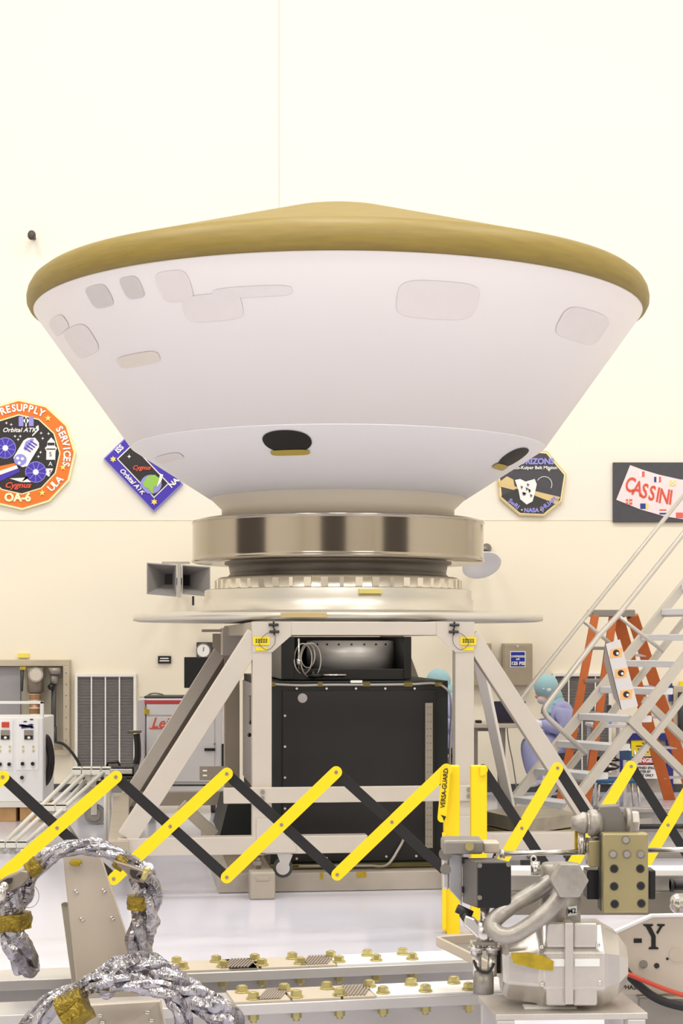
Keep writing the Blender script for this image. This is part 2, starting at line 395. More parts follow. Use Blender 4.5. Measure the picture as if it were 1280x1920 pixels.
# braces
def brace(p0, p1, w_, t, m, name='brace'): return bld(MB().beam(p0, p1, t, w_, up=(0,0,1)), name, m)
uf = px2uv(240, 0); rf = px2uv(1122, 0)
brace(lp(480,1190,0), lp(238,1570,0), .12, .09, FRAME); brace(lp(880,1192,0), lp(1124,1568,0), .108, .09, FRAME)
ul = -.86
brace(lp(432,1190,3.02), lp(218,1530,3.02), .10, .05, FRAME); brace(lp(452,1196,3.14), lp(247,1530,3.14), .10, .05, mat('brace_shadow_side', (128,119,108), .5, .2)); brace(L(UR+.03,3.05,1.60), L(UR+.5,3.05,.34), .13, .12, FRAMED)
bld(MB().box(lp(444,1203,2.8), (.24,.3,.21), ROT), 'node_box', FRAME)
bld(MB().rect(378,1180,432,1185,lp(400,1182,2.75).y,.1), 'flat_bar', FRAMED, .001)
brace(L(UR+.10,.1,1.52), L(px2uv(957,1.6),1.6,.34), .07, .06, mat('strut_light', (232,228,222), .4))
brace(lp(340,1508,1.3), lp(402,1566,1.3), .08, .07, FRAMED)
MB().prism([L(-.16,2.9,1.60),L(.12,2.9,1.60),L(.12,2.9,1.36),L(-.02,2.9,1.36),L(-.16,2.9,1.5)], DV*.02).build('corner_plate', FRAMED, stand)
# horizontal members
bld(MB().box(L((px2uv(418,-.02)+UR+.1)/2,-.065,(lz(0,-.065,1477)+lz(0,-.065,1505))/2), (UR+.1-px2uv(418,-.02),.03,.095), ROT), 'middle_rail')
b = MB()
for u in (.0, .02+UR):
    for dz in (.02,-.02): b.cyl(L(u,-.08,.617+dz), L(u,-.094,.617+dz), .014, n=6)
b.build('bolt', GREYM, stand)
bld(MB().rect(374,1437,428,1463,L(-.2,.3,0).y,.012), 'slotted_bracket', mat('slotted_grey', (142,132,118), .5), .001)
b = MB()
for y in (1445,1454): b.rect(380,y-1.5,388,y+1.5,L(-.2,.3,0).y-.003,.003)
b.build('slot', WHITES, stand)
bld(MB().box(L((uf-.06+UR)/2-.3,0,.31), (UR-uf+.06-.6,.1,.107), ROT), 'bottom_rail'); bld(MB().box(L((UR+rf+.1)/2,0,.31), (rf-UR+.1,.1,.107), ROT), 'bottom_rail')
for u, ln in ((ul,3.2),): bld(MB().box(L(u,ln/2-.1,.30), (.12,ln,.11), ROT), 'bottom_side_rail', FRAMED)
bld(MB().box(L((ul+.1)/2,3.1,.31), (.1-ul,.1,.107), ROT), 'bottom_rail', FRAMED)
# foot gusset, levelling foot, caster
for u, s_ in ((0,1),(UR,1)):
    pts = [L(u-.035,-.062,lz(0,-.055,1535)), L(u+.055,-.062,lz(0,-.055,1535)), L(u+.205,-.062,.30), L(u+.205,-.062,.265), L(u-.035,-.062,.265)]
    bld(MB().prism(pts, DV*.12), 'foot_gusset', FRAME, .003)
    f = MB().cyl(L(u-.02,-.02,.168), L(u-.02,-.02,.262), .016).cyl(L(u-.02,-.02,.25), L(u-.02,-.02,.262), .05).cyl(L(u-.02,-.02,.19), L(u-.02,-.02,.215), .032, n=6)
    f.build('levelling_foot', GREYM, stand)
    c = L(u+.13,-.01,.0)
    cs = MB().prism([c+V((-.035,-.03,.255)),c+V((.045,-.03,.255)),c+V((.06,-.03,.25)),c+V((.02,-.03,.15)),c+V((-.0,-.03,.16))], (0,.008,0)).build('caster', CHROME, stand)
    MB().cyl(c+V((-.0,-.022,.17)), c+V((-.0,.02,.17)), .06, n=24).build('wheel', mat('caster_rubber', (52,58,54), .6), cs); MB().cyl(c+V((0,-.026,.17)), c+V((0,-.022,.17)), .042, n=20).build('hub', CHROME, cs)
# floor blocks under the feet
for u, l in ((-.02,'grey cast weight block under the left front foot of the stand'),(UR-.02,'grey cast weight block under the right front foot of the stand')):
    p = L(u+.015,-.09,0); bl = thing('weight_block', l, 'weight', p, 'foot weight blocks')
    MB().box(p+V((0,0,.0825)), (.15,.16,.165), ROT).build('block', mat('block_paint', (170,160,148), .5, var=.04) if 'block_paint' not in MATS else MATS['block_paint'], bl, bevel=.012, seg=3)
    MB().box(p-DV*.082+V((0,0,.125)), (.08,.006,.025), ROT).build('hand_slot', FRAMED, bl, bevel=.003)
# pallet
pal = thing('base_pallet', 'low beige metal pallet under the black cabinet', 'pallet', L(.7,1.0,0))
b = MB().box(L(.5225,.16,.06), (1.555,.08,.115), ROT); b.build('front_rail', PALLET, pal, bevel=.004)
MB().box(L(-.215,1.5,.06), (.08,2.6,.115), ROT).build('side_rail', PALLET, pal, bevel=.004); MB().box(L(1.26,1.5,.06), (.08,2.6,.115), ROT).build('side_rail', PALLET, pal, bevel=.004)
MB().box(L(.5225,1.5,.095), (1.395,2.6,.025), ROT).build('deck', mat('deck_brown', (140,124,104), .6, var=.1), pal)
b = MB()
for (px, w_) in ((603,5),(678,18)): b.box(L(px2uv(px,.115),.1175,.1), (w_*.0033,.004,.05 if w_ < 9 else .035), ROT)
b.build('tape_strip', TAPE, pal)
# black cabinet
cab = thing('black_cabinet', 'tall black equipment cabinet standing inside the frame stand', 'cabinet', L(.62,.4,.11))
ca, cb = px2uv(507,.4), px2uv(841,.4); zt_ = lz(.6,.4,1277); zb = .118; cm = (ca+cb)/2; cw = cb-ca
MB().box(L(cm,1.7,(zt_+zb)/2), (cw,2.55,zt_-zb), ROT).build('body', BLACKG, cab, bevel=.004)
pa, pb = px2uv(530,.39), px2uv(817,.39)
MB().box(L((pa+pb)/2,.415,(zt_+zb)/2-.015), (pb-pa,.012,zt_-zb-.09), ROT).build('front_panel', BLACKPAN, cab, bevel=.001)
b = MB()
for px, py in [(556,1291),(612,1291),(667,1291),(722,1291),(777,1291),(534,1342),(534,1400),(534,1458),(534,1516),(556,1610),(612,1609),(724,1606),(780,1605)]:
    u = px2uv(px,.405); z = lz(u,.405,py); b.cyl(L(u,.41,z), L(u,.40,z), .0075, n=10)
b.build('screw', SCREW, cab)
u = px2uv(567,.405); MB().cyl(L(u,.41,lz(u,.405,1309)), L(u,.406,lz(u,.405,1309)), .03, n=28).build('round_sticker', mat('sticker_grey', (178,172,170), .5), cab)
u0, u1 = px2uv(797,.4), px2uv(811,.4)
MB().prism([lp(427,1508,1.5),lp(412,1568,1.5),lp(480,1568,1.5),lp(480,1508,1.5)], DV*1.).build('lower_side_panel', BLACKG, cab)
rl = MB().box(L((u0+u1)/2,.402,(lz(u0,.4,1318)+lz(u0,.4,1590))/2), (u1-u0,.008,lz(u0,.4,1318)-lz(u0,.4,1590)), ROT).build('slotted_strip', RULER, cab)
b = MB()
for k in range(20):
    z = lz(u0,.4,1326+13.5*k)
    for q in (.3,.72): b.cyl(L(u0+(u1-u0)*q,.399,z), L(u0+(u1-u0)*q,.396,z), .0028, n=6)
b.build('hole', BLACKP, rl)
def cl(px, py, v=.4): u = px2uv(px, v); return L(u, v, lz(u, v, py))
cb_ = MB().tube(spline([cl(500,1282,.39),cl(560,1285,.39),cl(620,1284,.39),cl(700,1284,.39),cl(770,1283,.39),cl(812,1281,.39),cl(832,1288,.39),cl(843,1303,.41),cl(846,1340,.5),cl(843,1400,.5),cl(842,1470,.5)], 8), .0075, 8).build('taped_cable', CABLE, cab)
b = MB()
for px, w_ in ((511,10),(600,9),(687,13),(765,16),(822,14)): b.box(cl(px,1283,.385), (w_*.0034,.006,.028), ROT)
b.build('tape_strip', mat('dark_amber_tape', (110,96,30), .4, var=.2), cb_)
MB().box(cl(668,1278,.385), (.075,.004,.016), ROT).build('white_label', LABELW, cab)
lab(MB().box(L(ca-.008,1.72,(zt_+.45)/2), (.006,2.45,zt_-.55), ROT).build('side_panel', CABSIDE, cab), 'grey side panel with wiring')
for (v, z, h, wv) in ((.75,1.16,.12,.2),(1.1,.95,.45,.04),(1.45,1.0,.3,.05),(1.9,1.05,.2,.1),(.9,.75,.2,.08)): MB().box(L(ca-.022,v,z), (.03,wv,h), ROT).build('side_fitting', GREYM, cab, bevel=.004)
for k in range(14): MB().ell(L(ca-.03,.5+.16*random.random()*9,.85+.4*random.random()), .016, 8).build('connector', BLACKS, cab)
MB().tube(spline([cl(640,1642,.25)+V((0,0,.06)),cl(690,1640,.25)+V((0,0,.055)),cl(725,1622,.3),cl(748,1590,.38),cl(757,1572,.395)], 8), .009, 8).tube(spline([cl(560,1643,.25)+V((0,0,.06)),cl(640,1642,.25)+V((0,0,.06))],4), .009, 8).build('power_cable', CABLE, cab)
MB().box(L(cm,.36,.128), (cw,.05,.018), ROT).build('bottom_tape', mat('olive_trim', (92,84,40), .5, var=.2), cab)
# drive housing on the cabinet
dr = thing('drive_housing', 'open black housing around a brushed drum on top of the black cabinet', 'machine', L(.6,.6,zt_))
da, db = px2uv(527,.5), px2uv(771,.5); ztp = 1.572
MB().box(L((da+db)/2,1.5,(ztp+zt_)/2), (db-da,.03,ztp-zt_), ROT).build('back_plate', BLACKS, dr)
MB().box(L((px2uv(757,.5)+db)/2,1.0,(ztp+zt_)/2+.005), (db-px2uv(757,.5),1.0,ztp-zt_-.01), ROT).build('side_plate', BLACKS, dr, bevel=.003)
MB().box(L((da+px2uv(552,.5))/2,1.0,(ztp+zt_)/2+.005), (px2uv(552,.5)-da,1.0,ztp-zt_-.01), ROT).build('side_plate', BLACKS, dr, bevel=.003)
MB().box(L((da+db)/2,1.0,zt_+.04), (db-da-.02,.98,.07), ROT).build('bottom_plate', BLACKS, dr, bevel=.003)
u = px2uv(662,.95); MB().lathe([(.3,zt_+.075),(.3,ztp-.03),(.25,ztp-.025)], L(u,1.05,0), 64).build('drum', BRUSH, dr)
b = MB()
for k in range(7):
    a = R(-48+16*k); p = L(u,1.05,ztp-.05)+V((sin(a)*.3,-cos(a)*.3,0)); b.cyl(p, p+V((sin(a),-cos(a),0))*.006, .006, n=8)
b.build('drum_screw', BLACKP, dr)
for dx, cr, z0 in ((0,.075,0),(.05,.085,-.01),(.03,.06,.02)):
    c = L(px2uv(568,.5)+dx,.5,1.43+z0)
    MB().tube([c+V((cr*.75*cos(a),.02*sin(3*a),cr*1.3*sin(a))) for a in [2*pi*k/28 for k in range(28)]], .0045, 6, closed=True).build('cable_loop', CABLE, dr)
c = L(px2uv(560,.5),.5,0); MB().cyl(c+V((0,0,1.36)), c+V((0,0,1.56)), .007).cyl(c+V((0,0,1.39)), c+V((0,0,1.43)), .016).build('connector', CHROME, dr)
c = cl(590,1267,.47); MB().cyl(c, c+V((.19,.02,.0)), .009).cyl(c+V((-.04,0,0)), c+V((.05,0,0)), .015).cyl(c+V((-.01,0,-.02)), c+V((-.01,0,.03)), .012).build('valve', BLACKS, dr, bevel=0)
MB().cyl(c+V((.05,-.004,.004)), c+V((.2,.012,.004)), .007).build('valve_rod', CHROME, dr)
# ---------------------------------------------------------------- things on the back wall
W = WD-.02
# twelve-sided orange sign
s = thing('mission_sign', 'orange twelve-sided patch sign lettered OA-6 on the wall', 'sign', at(38,852,WD))
def dodec(r, k=12, a0=R(15), cx=38, cy=852): return [(cx+r*cos(a0+2*pi*i/k), cy+r*sin(a0+2*pi*i/k)) for i in range(k)]
A0 = R(-2)
MB().poly(dodec(104,12,A0), W-.02, .038).build('cream_edge', CREAM, s)
MB().poly(dodec(100,12,A0), W-.024, .01).build('orange_border', ORANGES, s)
MB().poly(dodec(75.5,12,A0), W-.027, .01).build('inner_edge', CREAM, s)
MB().poly(dodec(73,12,A0), W-.030, .01).build('dark_field', SIGNB, s)
b = MB(); D = W-.033
b.arctext('RESUPPLY', 38, 852, 87, 13, 112, 63, D, bold=.035, xs=.9); b.arctext('SERVICES', 38, 852, 87, 13, 33, -12, D, bold=.035, xs=.9); b.arctext('ULA', 38, 852, 86, 12, -34, -50, D, bold=.02, inward=True) if False else None

for ch, x, y in (('U',97,914),('L',104,907),('A',111,900)): b.text(ch, x, y, 13, D, ang=46, bold=.03)
b.m = 1; b.text('OA-6', 33, 933, 15, D, bold=.045)
b.build('lettering', [WHITES, mat('sign_pale_yellow', (253,244,200), .6)], s)
for x, y in ((90,784),(118,876),(79,924),(-14,784),(-42,876)): MB().star(x, y, 6.5, D, k=5).build('star', STARY, s)
E = W-.034; em = MB()          # emblem pieces: 0 lilac 1 white 2 black 3 orange 4 purple 5 red
for x, y in ((10,840),(67,885)):
    em.m = 0; em.disc(x, y, 20, E, .003, 18)
    em.m = 4; em.disc(x, y, 18.6, E-.002, .003, 18)
    em.m = 0
    for k in range(9):
        a = pi*2*k/9+.2; em.poly([(x-sin(a)*.5, y+cos(a)*.5),(x+sin(a)*.5, y-cos(a)*.5),(x+18*cos(a)+sin(a)*.5, y+18*sin(a)-cos(a)*.5),(x+18*cos(a)-sin(a)*.5, y+18*sin(a)+cos(a)*.5)], E-.004, .003)
    em.m = 1; em.disc(x, y, 5.5, E-.006, .003, 12)
em.m = 3; em.poly([(-40,897),(-40,882),(28,868),(32,874)], E, .003); em.m = 1; em.poly([(-40,905),(-40,897),(31,872),(34,878)], E-.001, .003); em.m = 4; em.poly([(-40,922),(-40,905),(33,876),(38,884)], E, .003)
em.m = 1; em.poly([(44,826),(52,821),(66,821),(73,830),(73,838),(51,874),(42,876),(29,868),(25,858)], E-.008, .003)
em.m = 0; em.poly([(48,828),(60,822),(64,824),(48,845),(44,842)], E-.011, .003); em.disc(38,862,12,E-.011,.003,14,ry=11); em.m = 1
for x, y in ((33,859),(42,860),(36,868)): em.disc(x, y, 3, E-.014, .003, 8)
em.m = 4
for k in range(4): em.poly([(46+4*k,838-4*k),(58+4*k,846-4*k),(57+4*k,848-4*k),(45+4*k,840-4*k)], E-.014, .003)
em.m = 1; em.poly([(86,890),(87,846),(84,840),(88,836),(89,828),(96,820),(103,828),(103,836),(107,840),(104,846),(103,872),(92,894)], E, .003)
em.m = 2; em.poly([(86,862),(103,862),(103,878),(86,878)], E-.003, .002); em.rect(89,830,102,835,E-.003,.002); em.rect(87,841,104,843,E-.003,.002)
em.text('S', 94.5, 852, 8, E-.004, bold=.0); em.text('S', 94.5, 886, 8, E-.004, bold=.0); em.m = 1; em.text('A', 94.5, 870, 8, E-.006, bold=.0)
em.m = 0
for x0, x1 in ((35,44),(54,63)): em.rect(x0,781,x1,799,E,.003)
em.m = 1; em.rect(44,787,54,790,E-.002,.003); em.disc(49,789,4.5,E-.003,.003,10); em.rect(47.5,781,50,800,E-.003,.003)
for x, y in ((12,793),(21,796),(28,818),(34,824),(38,818),(77,812),(80,822),(91,813),(72,856),(76,848)): em.star(x, y, 3.2, E, .002, 4, .3)
em.text('Orbital ATK', 36, 806.5, 8, E-.004, bold=.02, shear=.3, xs=1.08); em.poly([(67,800),(72,797),(73,806),(61,818),(60,816),(69,806)], E-.004, .003)
em.m = 1; em.poly([(18,897),(56,895),(53,888),(58,904),(40,904)], E, .002)
em.m = 5; em.text('Cygnus', 33, 910, 10, E-.005, bold=.03, shear=.3, xs=1.15)
em.build('emblem', [LILAC, WHITES, SIGNB, ORANGES, PURP, REDT], s)
# diamond sign
s = thing('mission_sign', 'purple diamond patch sign half hidden behind the left side of the cone', 'sign', at(267,886,WD))
P0, P1, P2, P3 = V((195,860)), V((288,958)), V((341,907)), V((248,809))
def dia(k): c = (P0+P1+P2+P3)/4; return [tuple(c+(p-c)*q) for p, q in zip((P0,P1,P2,P3),[k]*4)]
def inset(d):
    e1 = (P1-P0).normalized(); e2 = (P3-P0).normalized(); return [tuple(p) for p in (P0+(e1+e2)*d, P1+(-e1+e2)*d, P2-(e1+e2)*d, P3+(e1-e2)*d)]
MB().poly(inset(-1), W-.02, .038).build('pale_edge', LILAC, s)
MB().poly(inset(1), W-.024, .01).build('purple_border', PURP, s)
MB().poly(inset(17), W-.027, .01).build('inner_edge', WHITES, s)
MB().poly(inset(19), W-.030, .01).build('dark_field', SIGNB, s)
b = MB(); D = W-.033
b.text('Orbital ATK', 247.5, 902.5, 8.5, D, ang=-46.5, bold=.03, shear=.3); b.text('NASA', 331, 900, 9.5, D, ang=44, bold=.04); b.text('ISS', 224, 842, 9.5, D, ang=44, bold=.04)
b.build('lettering', WHITES, s)
for x, y in ((212,861),(289,941)): MB().star(x, y, 6.5, D, k=6, inner=.5).build('star', STARY, s)
em = MB(); em.m = 0; em.disc(283,908,20,D,.003,20,ry=18); em.m = 1; em.poly([(268,906),(276,893),(290,890),(299,897),(297,908),(288,914),(286,926),(278,916),(270,912)], D-.003,.003)
em.m = 2; em.poly([(300,888),(306,890),(302,903),(293,914),(297,903)], D-.004,.003); em.star(242,856,4,D,.003,4,.35); em.m = 3; em.text('Cygnus', 265, 877, 8, D-.004, bold=.03, shear=.3)
em.build('emblem', [LILAC, GREEN, WHITES, REDT], s)
# nine-sided dark sign
s = thing('mission_sign', 'dark nine-sided gold-edged sign with silver probe half behind the cone', 'sign', at(998,906,WD))
ng = [(1062,889),(1054,940),(1020,968),(973,966),(936,934),(932,892),(956,856),(990,843),(1026,846)]
def sc_(k): return [(998+(x-998)*k, 906+(y-906)*k) for x, y in ng]
MB().poly(sc_(1.), W-.02, .038).build('gold_edge', SGOLD, s)
MB().poly(sc_(.96), W-.024, .01).build('pale_edge', CREAM, s)
MB().poly(sc_(.925), W-.027, .01).build('dark_field', SIGNG, s)
em = MB(); D = W-.030; em.m = 0; em.poly([(936,905),(1050,932),(1042,946),(1000,928),(936,912)], D, .003); em.poly([(934,905),(950,893),(962,899),(965,915)], D-.001,.003)
em.m = 2; em.poly([(939,930),(968,916),(1030,940),(1020,962),(975,960)], D-.002, .003)
em.m = 1; em.poly([(965,900),(975,898),(985,903),(1002,898),(1006,908),(1003,922),(998,940),(987,946),(975,936),(972,920)], D-.006,.003)
em.m = 3
for k in range(9): x, y = 974+random.random()*24, 904+random.random()*32; em.poly([(x,y),(x+5,y+2),(x+2,y+7)], D-.009,.002)
em.m = 1
for k in range(10):
    a0, a1 = R(-30+18*k), R(-12+18*k); r0, r1 = 14, 15
    em.poly([(1020+r0*cos(a0),908-r0*sin(a0)),(1020+r1*cos(a0),908-r1*sin(a0)),(1020+r1*cos(a1),908-r1*sin(a1)),(1020+r0*cos(a1),908-r0*sin(a1))], D-.002,.002)
em.star(1029,881,4,D-.002,.002,4,.3)
em.build('emblem', [SGOLD, WHITES, mat('sign_dark_slate', (58,58,58), .6), mat('sign_grey', (96,92,92), .6)], s)
b = MB(); D = W-.036; b.text('HORIZONS', 1000, 865.5, 10.5, D, bold=.05, xs=1.0); b.m = 1; b.text('Pluto-Kuiper Belt Mission', 1000, 877, 6, D, bold=.02); b.m = 0
b.text('SwRI', 963, 945, 8, D, ang=-40, bold=.04); b.text('NASA', 996, 957, 7.5, D, bold=.05); b.text('JHUAPL', 1029, 944, 8, D, ang=38, bold=.04)
b.m = 2; b.disc(978,956,1.6,D,.002,8); b.disc(1014,956,1.6,D,.002,8)
b.build('lettering', [LILAC, WHITES, STARY], s)
# banner
s = thing('banner_sign', 'slate board sign with a pink curved banner reading CASSINI', 'sign', at(1245,922,WD))
MB().rect(1149,867,1345,979,W-.015,.033).build('board', SIGNG, s, bevel=.004)
up_ = [(1181,872),(1205,881),(1235,890),(1275,899),(1340,903)]; lo_ = [(1340,976),(1290,975),(1245,968),(1200,955),(1155,937)]
MB().poly(up_+lo_, W-.02, .01).build('pink_banner', PINK, s)
b = MB(); D = W-.024
for ch, x, y, a in (('C',1181,910,-14),('A',1195,917,-13),('S',1208,922,-12),('S',1222,926,-11),('I',1233,929,-10),('N',1245,932,-8),('I',1257,934,-7)): b.text(ch, x, y, 27, D, ang=a, bold=.02, xs=.68)
b.build('lettering', REDT, s)
b = MB()
def flag(x, y, cols, w_=5):
    for i, c in enumerate(cols): b.m = c; b.rect(x+w_*i, y, x+w_*(i+1)-(.0), y+10, D, .003)
flag(1198,884,(2,0)); b.m = 0; b.rect(1200,885,1209,894,D-.002,.001) if False else None
flag(1226,894,(1,2,0),4.3); flag(1200,944,(1,1,3),5)
for (x, y, c) in ((1173,936,0),(1255,901,3)):
    b.m = c; b.rect(x,y,x+12,y+10,D,.003); b.m = 2; b.rect(x+4.5,y,x+6,y+10,D-.002,.002); b.rect(x,y+4.3,x+12,y+5.7,D-.002,.002)
for i, c in enumerate((0,2,1)): b.m = c; b.rect(1236,955+3.2*i,1249,958+3.2*i,D,.003)
b.m = 0; b.rect(1267,961,1280,971,D,.003)
b.build('flag', [FLAGR, FLAGB, WHITES, FLAGY], s)
# dark round sensor on the wall
s = thing('wall_sensor', 'small dark round fitting alone on the upper left wall', 'fitting', at(64,447,WD))
p = at(64,447,WD); MB().cyl(p, p-V((0,.12,0)), .02).build('stem', GREYD, s); MB().ell(p-V((0,.14,0)), (.043,.04,.05), 14).build('head', mat('knob_brown', (78,68,62), .5, var=.3, vscale=60), s)
# twin horn loudspeaker
s = thing('horn_loudspeaker', 'dark grey twin horn loudspeaker on the wall left of the ring', 'loudspeaker', at(334,1088,16.6))
D0 = 16.6
def horn(x0, x1, y0, y1, tx):
    b = MB(); f = [at(x0,y0,D0), at(x1,y0+4,D0), at(x1,y1,D0), at(x0,y1-5,D0)]; cx, cy = tx, (y0+y1)/2
    i = [at(cx-7,cy-11,D0+.24), at(cx+7,cy-11,D0+.24), at(cx+7,cy+9,D0+.24), at(cx-7,cy+9,D0+.24)]
    o = [p+V((0,.0,0)) for p in f]; k = [p*1+V((0,.03,0)) for p in i]
    fi = [q+(V(((x0+x1)/2-HX,0,0))*0) for q in f]; c = sum(f, V())/4; fi = [c+(q-c)*.93 for q in f]
    vs = f+fi+i; b.add(vs, [(0,1,5,4),(1,2,6,5),(2,3,7,6),(3,0,4,7)]+[(4,5,9,8),(5,6,10,9),(6,7,11,10),(7,4,8,11)])
    b.m = 1; b.add(i, [(0,1,2,3)]); b.m = 0
    j = [c+(q-c)*1.01+V((0,.02,0)) for q in f]; jj = [q+V((0,.05,0)) for q in i]
    b.add(f+[ii+(ii-sum(i,V())/4)*.2+V((0,.02,0)) for ii in i], [(0,1,5,4),(1,2,6,5),(2,3,7,6),(3,0,4,7),(4,5,6,7)])
    return b.build('horn', [mat('horn_grey', (150,146,144), .5) if 'horn_grey' not in MATS else MATS['horn_grey'], HOLE], s)
horn(275,331,1055,1119,316); horn(341,394,1059,1119,349)
b = MB(); b.beam(at(336,1056,D0+.02), at(336,1120,D0+.02), .035, .05, up=(0,1,0)); b.rect(303,1053,355,1057,D0+.05,.1); b.build('bracket', CHROME, s)
b = MB(); b.beam(at(336,1090,D0+.38), at(336,1090,WD), .07, .07); b.beam(at(362,1118,D0+.12), at(362,1135,D0+.12), .02, .03, up=(0,1,0)); b.build('mount', GREYD, s)
# white dish
s = thing('horn_loudspeaker', 'white round bell loudspeaker on the wall right of the ring', 'loudspeaker', at(905,1056,17))
p = at(903,1060,16.8); ax = V((.18,-.62,-.77)).normalized()
MB().lathe([(.02,-.2),(.06,-.17),(.08,-.1),(.12,-.05),(.19,-.01),(.198,.0),(.19,.005),(.1,-.03),(.0,-.05)], p, 40, ax).build('bell', mat('bell_white', (246,246,250), .45), s)
b = MB(); b.beam(p-ax*.17, at(912,1028,WD), .05, .05); b.cyl(at(912,1028,WD-.04), at(912,1028,WD), .05); b.build('bracket', GREYM, s)
MB().cyl(p-ax*.11, p-ax*.09, .12, n=30).build('rim_ring', GREYD, s)
# wall boxes, labels
def wallbox(x0, y0, x1, y1, label, sign):
    o = thing('wall_panel_box', label, 'panel box', at((x0+x1)/2,y1,WD))
    MB().rect(x0,y0,x1,y1,W-.1,.12).build('box', mat('box_metal', (174,162,142), .42, .45, var=.08, vscale=5) if 'box_metal' not in MATS else MATS['box_metal'], o, bevel=.006)
    MB().rect(x0+3,y0+3,x1-3,y1-3,W-.108,.01).build('door', MATS['box_metal'], o, bevel=.003)
    MB().disc((x0+x1)/2,y0+6,2.5,W-.116,.01).build('latch', CHROME, o)
    if sign:
        sg = MB().rect(x0+14,y0+15,x1-13,y1-37,W-.112,.004).build('white_plate', WHITES, o)
        t = MB().rect(x0+15.5,y0+16.5,x1-14.5,y1-38.5,W-.115,.004).build('blue_sign', BLUESIGN, sg)
        b = MB(); cx = (x0+x1)/2+.5; b.text('COMPRESSED', cx, y0+25, 3.6, W-.118, bold=.03, xs=.95); b.text('AIR', cx, y0+30, 3.2, W-.118, bold=.03); b.text('125 PSI', cx, y0+38, 6, W-.118, bold=.04)
        b.build('lettering', WHITES, sg)
    return o
wallbox(942,1206,998,1288,'square metal wall box with blue compressed air sign',True)
wallbox(866,1206,921,1288,'plain metal wall box half hidden behind the right front brace',False)
s = MB().rect(296,1230,320,1244,W-.01,.03).build('wall_label', BLACKP, loc=at(308,1237,WD)); tag(s, 'small black placard with white lines on the left wall', 'placard')
b = MB(); b.rect(300,1233.5,316,1235.5,W-.013,.003).rect(299,1238,317,1240,W-.013,.003); b.build('print', WHITES, s)
s = MB().rect(33,1225,54,1233,W-.01,.03).build('wall_label', mat('label_yellow', (240,224,100), .6), loc=at(43,1229,WD)); tag(s, 'yellow label on the wall above the pipe recess', 'label')
# recess with pipes
s = thing('pipe_recess', 'wide metal-framed wall recess holding gas pipes at far left', 'recess', at(30,1415,WD))
RF = mat('recess_frame', (192,180,158), .45, .3, var=.06, vscale=6)
MB().rect(-120,1249,118,1408,W-.004,.02).build('back_panel', RECESS, s)
for (x0,y0,x1,y1) in ((-130,1237,130,1249),(118,1249,130,1406),(-130,1406,130,1416),(-130,1249,-120,1406)): MB().rect(x0,y0,x1,y1,W-.09,.108).build('frame_side', RF, s, bevel=.004)
MB().rect(-120,1250,38,1405,W-.03,.02).build('grey_door', mat('recess_grey', (150,148,150), .5), s)
b = MB()
for k in range(7): b.disc(124,1262+21*k,1,W-.094,.006,8)
b.build('frame_screw', GREYD, s)
o = thing('gauge_pipe', 'thick brown banded pipe with a round gauge in the wall recess', 'pipe', at(66,1400,W-.1)); D = W-.12
b = MB(); b.cyl(at(67,1298,D), at(66,1252,D), .085); b.build('body', mat('pipe_brown_grey', (140,128,112), .4, .5), o)
g = MB().cyl(at(67,1265,D-.05), at(67,1265,D-.12), .075, n=28).build('gauge', CHROME, o); MB().cyl(at(67,1265,D-.12), at(67,1265,D-.125), .06, n=24).build('dial', mat('dial', (206,196,182), .5), g)
MB().cyl(at(66,1318,D), at(66,1295,D), .06).cyl(at(64,1345,D), at(65,1318,D), .05).cyl(at(63,1400,D), at(64,1345,D), .03).build('riser', RUST, o)
for y in (1300,1312,1326,1338): MB().cyl(at(65,y+3,D), at(65,y,D), .066).build('clamp_band', mat('clamp', (206,188,150), .4, .4) if 'clamp' not in MATS else MATS['clamp'], o)
o = thing('valve_pipe', 'thin dark pipe with a black valve in the wall recess', 'pipe', at(100,1392,W-.1))
MB().cyl(at(100,1390,D), at(101,1282,D), .025).build('pipe', GREYD, o); MB().cyl(at(102,1252,D), at(102,1264,D), .062).cyl(at(101,1264,D), at(101,1282,D), .04).build('coupling', GREYM, o)
MB().ell(at(96,1288,D-.04), .035, 12).build('valve', BLACKS, o); MB().cyl(at(100,1392,D), at(100,1362,D), .036).build('lower_coupling', GREYD, o)
MB().tube(spline([at(100,1390,D-.02),at(108,1392,D-.03),at(120,1396,W-.12),at(134,1410,W-.12),at(148,1432,W-.1),at(158,1462,W-.1),at(160,1484,W-.1)],6), .014, 8).build('hose', HOSE, o)
MB().cyl(at(41,1296,D), at(43,1249,D), .012).build('hanging_rod', GREYD, s); MB().rect(37,1250,48,1256,D-.02,.03).build('yellow_tag', TAPE, s)
# vents
def vent(x0, y0, x1, y1, cols, label, nm='wall_vent'):
    o = thing(nm, label, 'vent', at((x0+x1)/2,y1,WD)); fr = 5
    for (a,b_,c,d) in ((x0,y0,x1,y0+fr+1),(x0,y0+fr+1,x0+fr,y1),(x1-fr,y0+fr+1,x1,y1)): MB().rect(a,b_,c,d,W-.05,.068).build('frame_side', TRIMW, o, bevel=.003)
    MB().rect(x0+fr,y0+fr+1,x1-fr,y1,W-.004,.02).build('backing', mat('vent_back', (112,108,107), .6) if 'vent_back' not in MATS else MATS['vent_back'], o)
    n = int((y1-y0-fr)/2.9); b = MB()
    for k in range(n):
        y = y0+fr+2+k*2.9; p, q = at(x0+fr,y,W-.02), at(x1-fr,y,W-.02); b.beam(p, q, .017, .004, up=(0,-.5,1))
    b.build('louvre', LOUVER, o)
    for k in range(1, cols): x = x0+fr+(x1-x0-2*fr)*k/cols; MB().rect(x-1.2,y0+fr,x+1.2,y1,W-.04,.03).build('mullion', TRIMW, o)
vent(140,1263,255,1452,4,'tall white-framed louvred wall vent left of the white rolling cabinet')
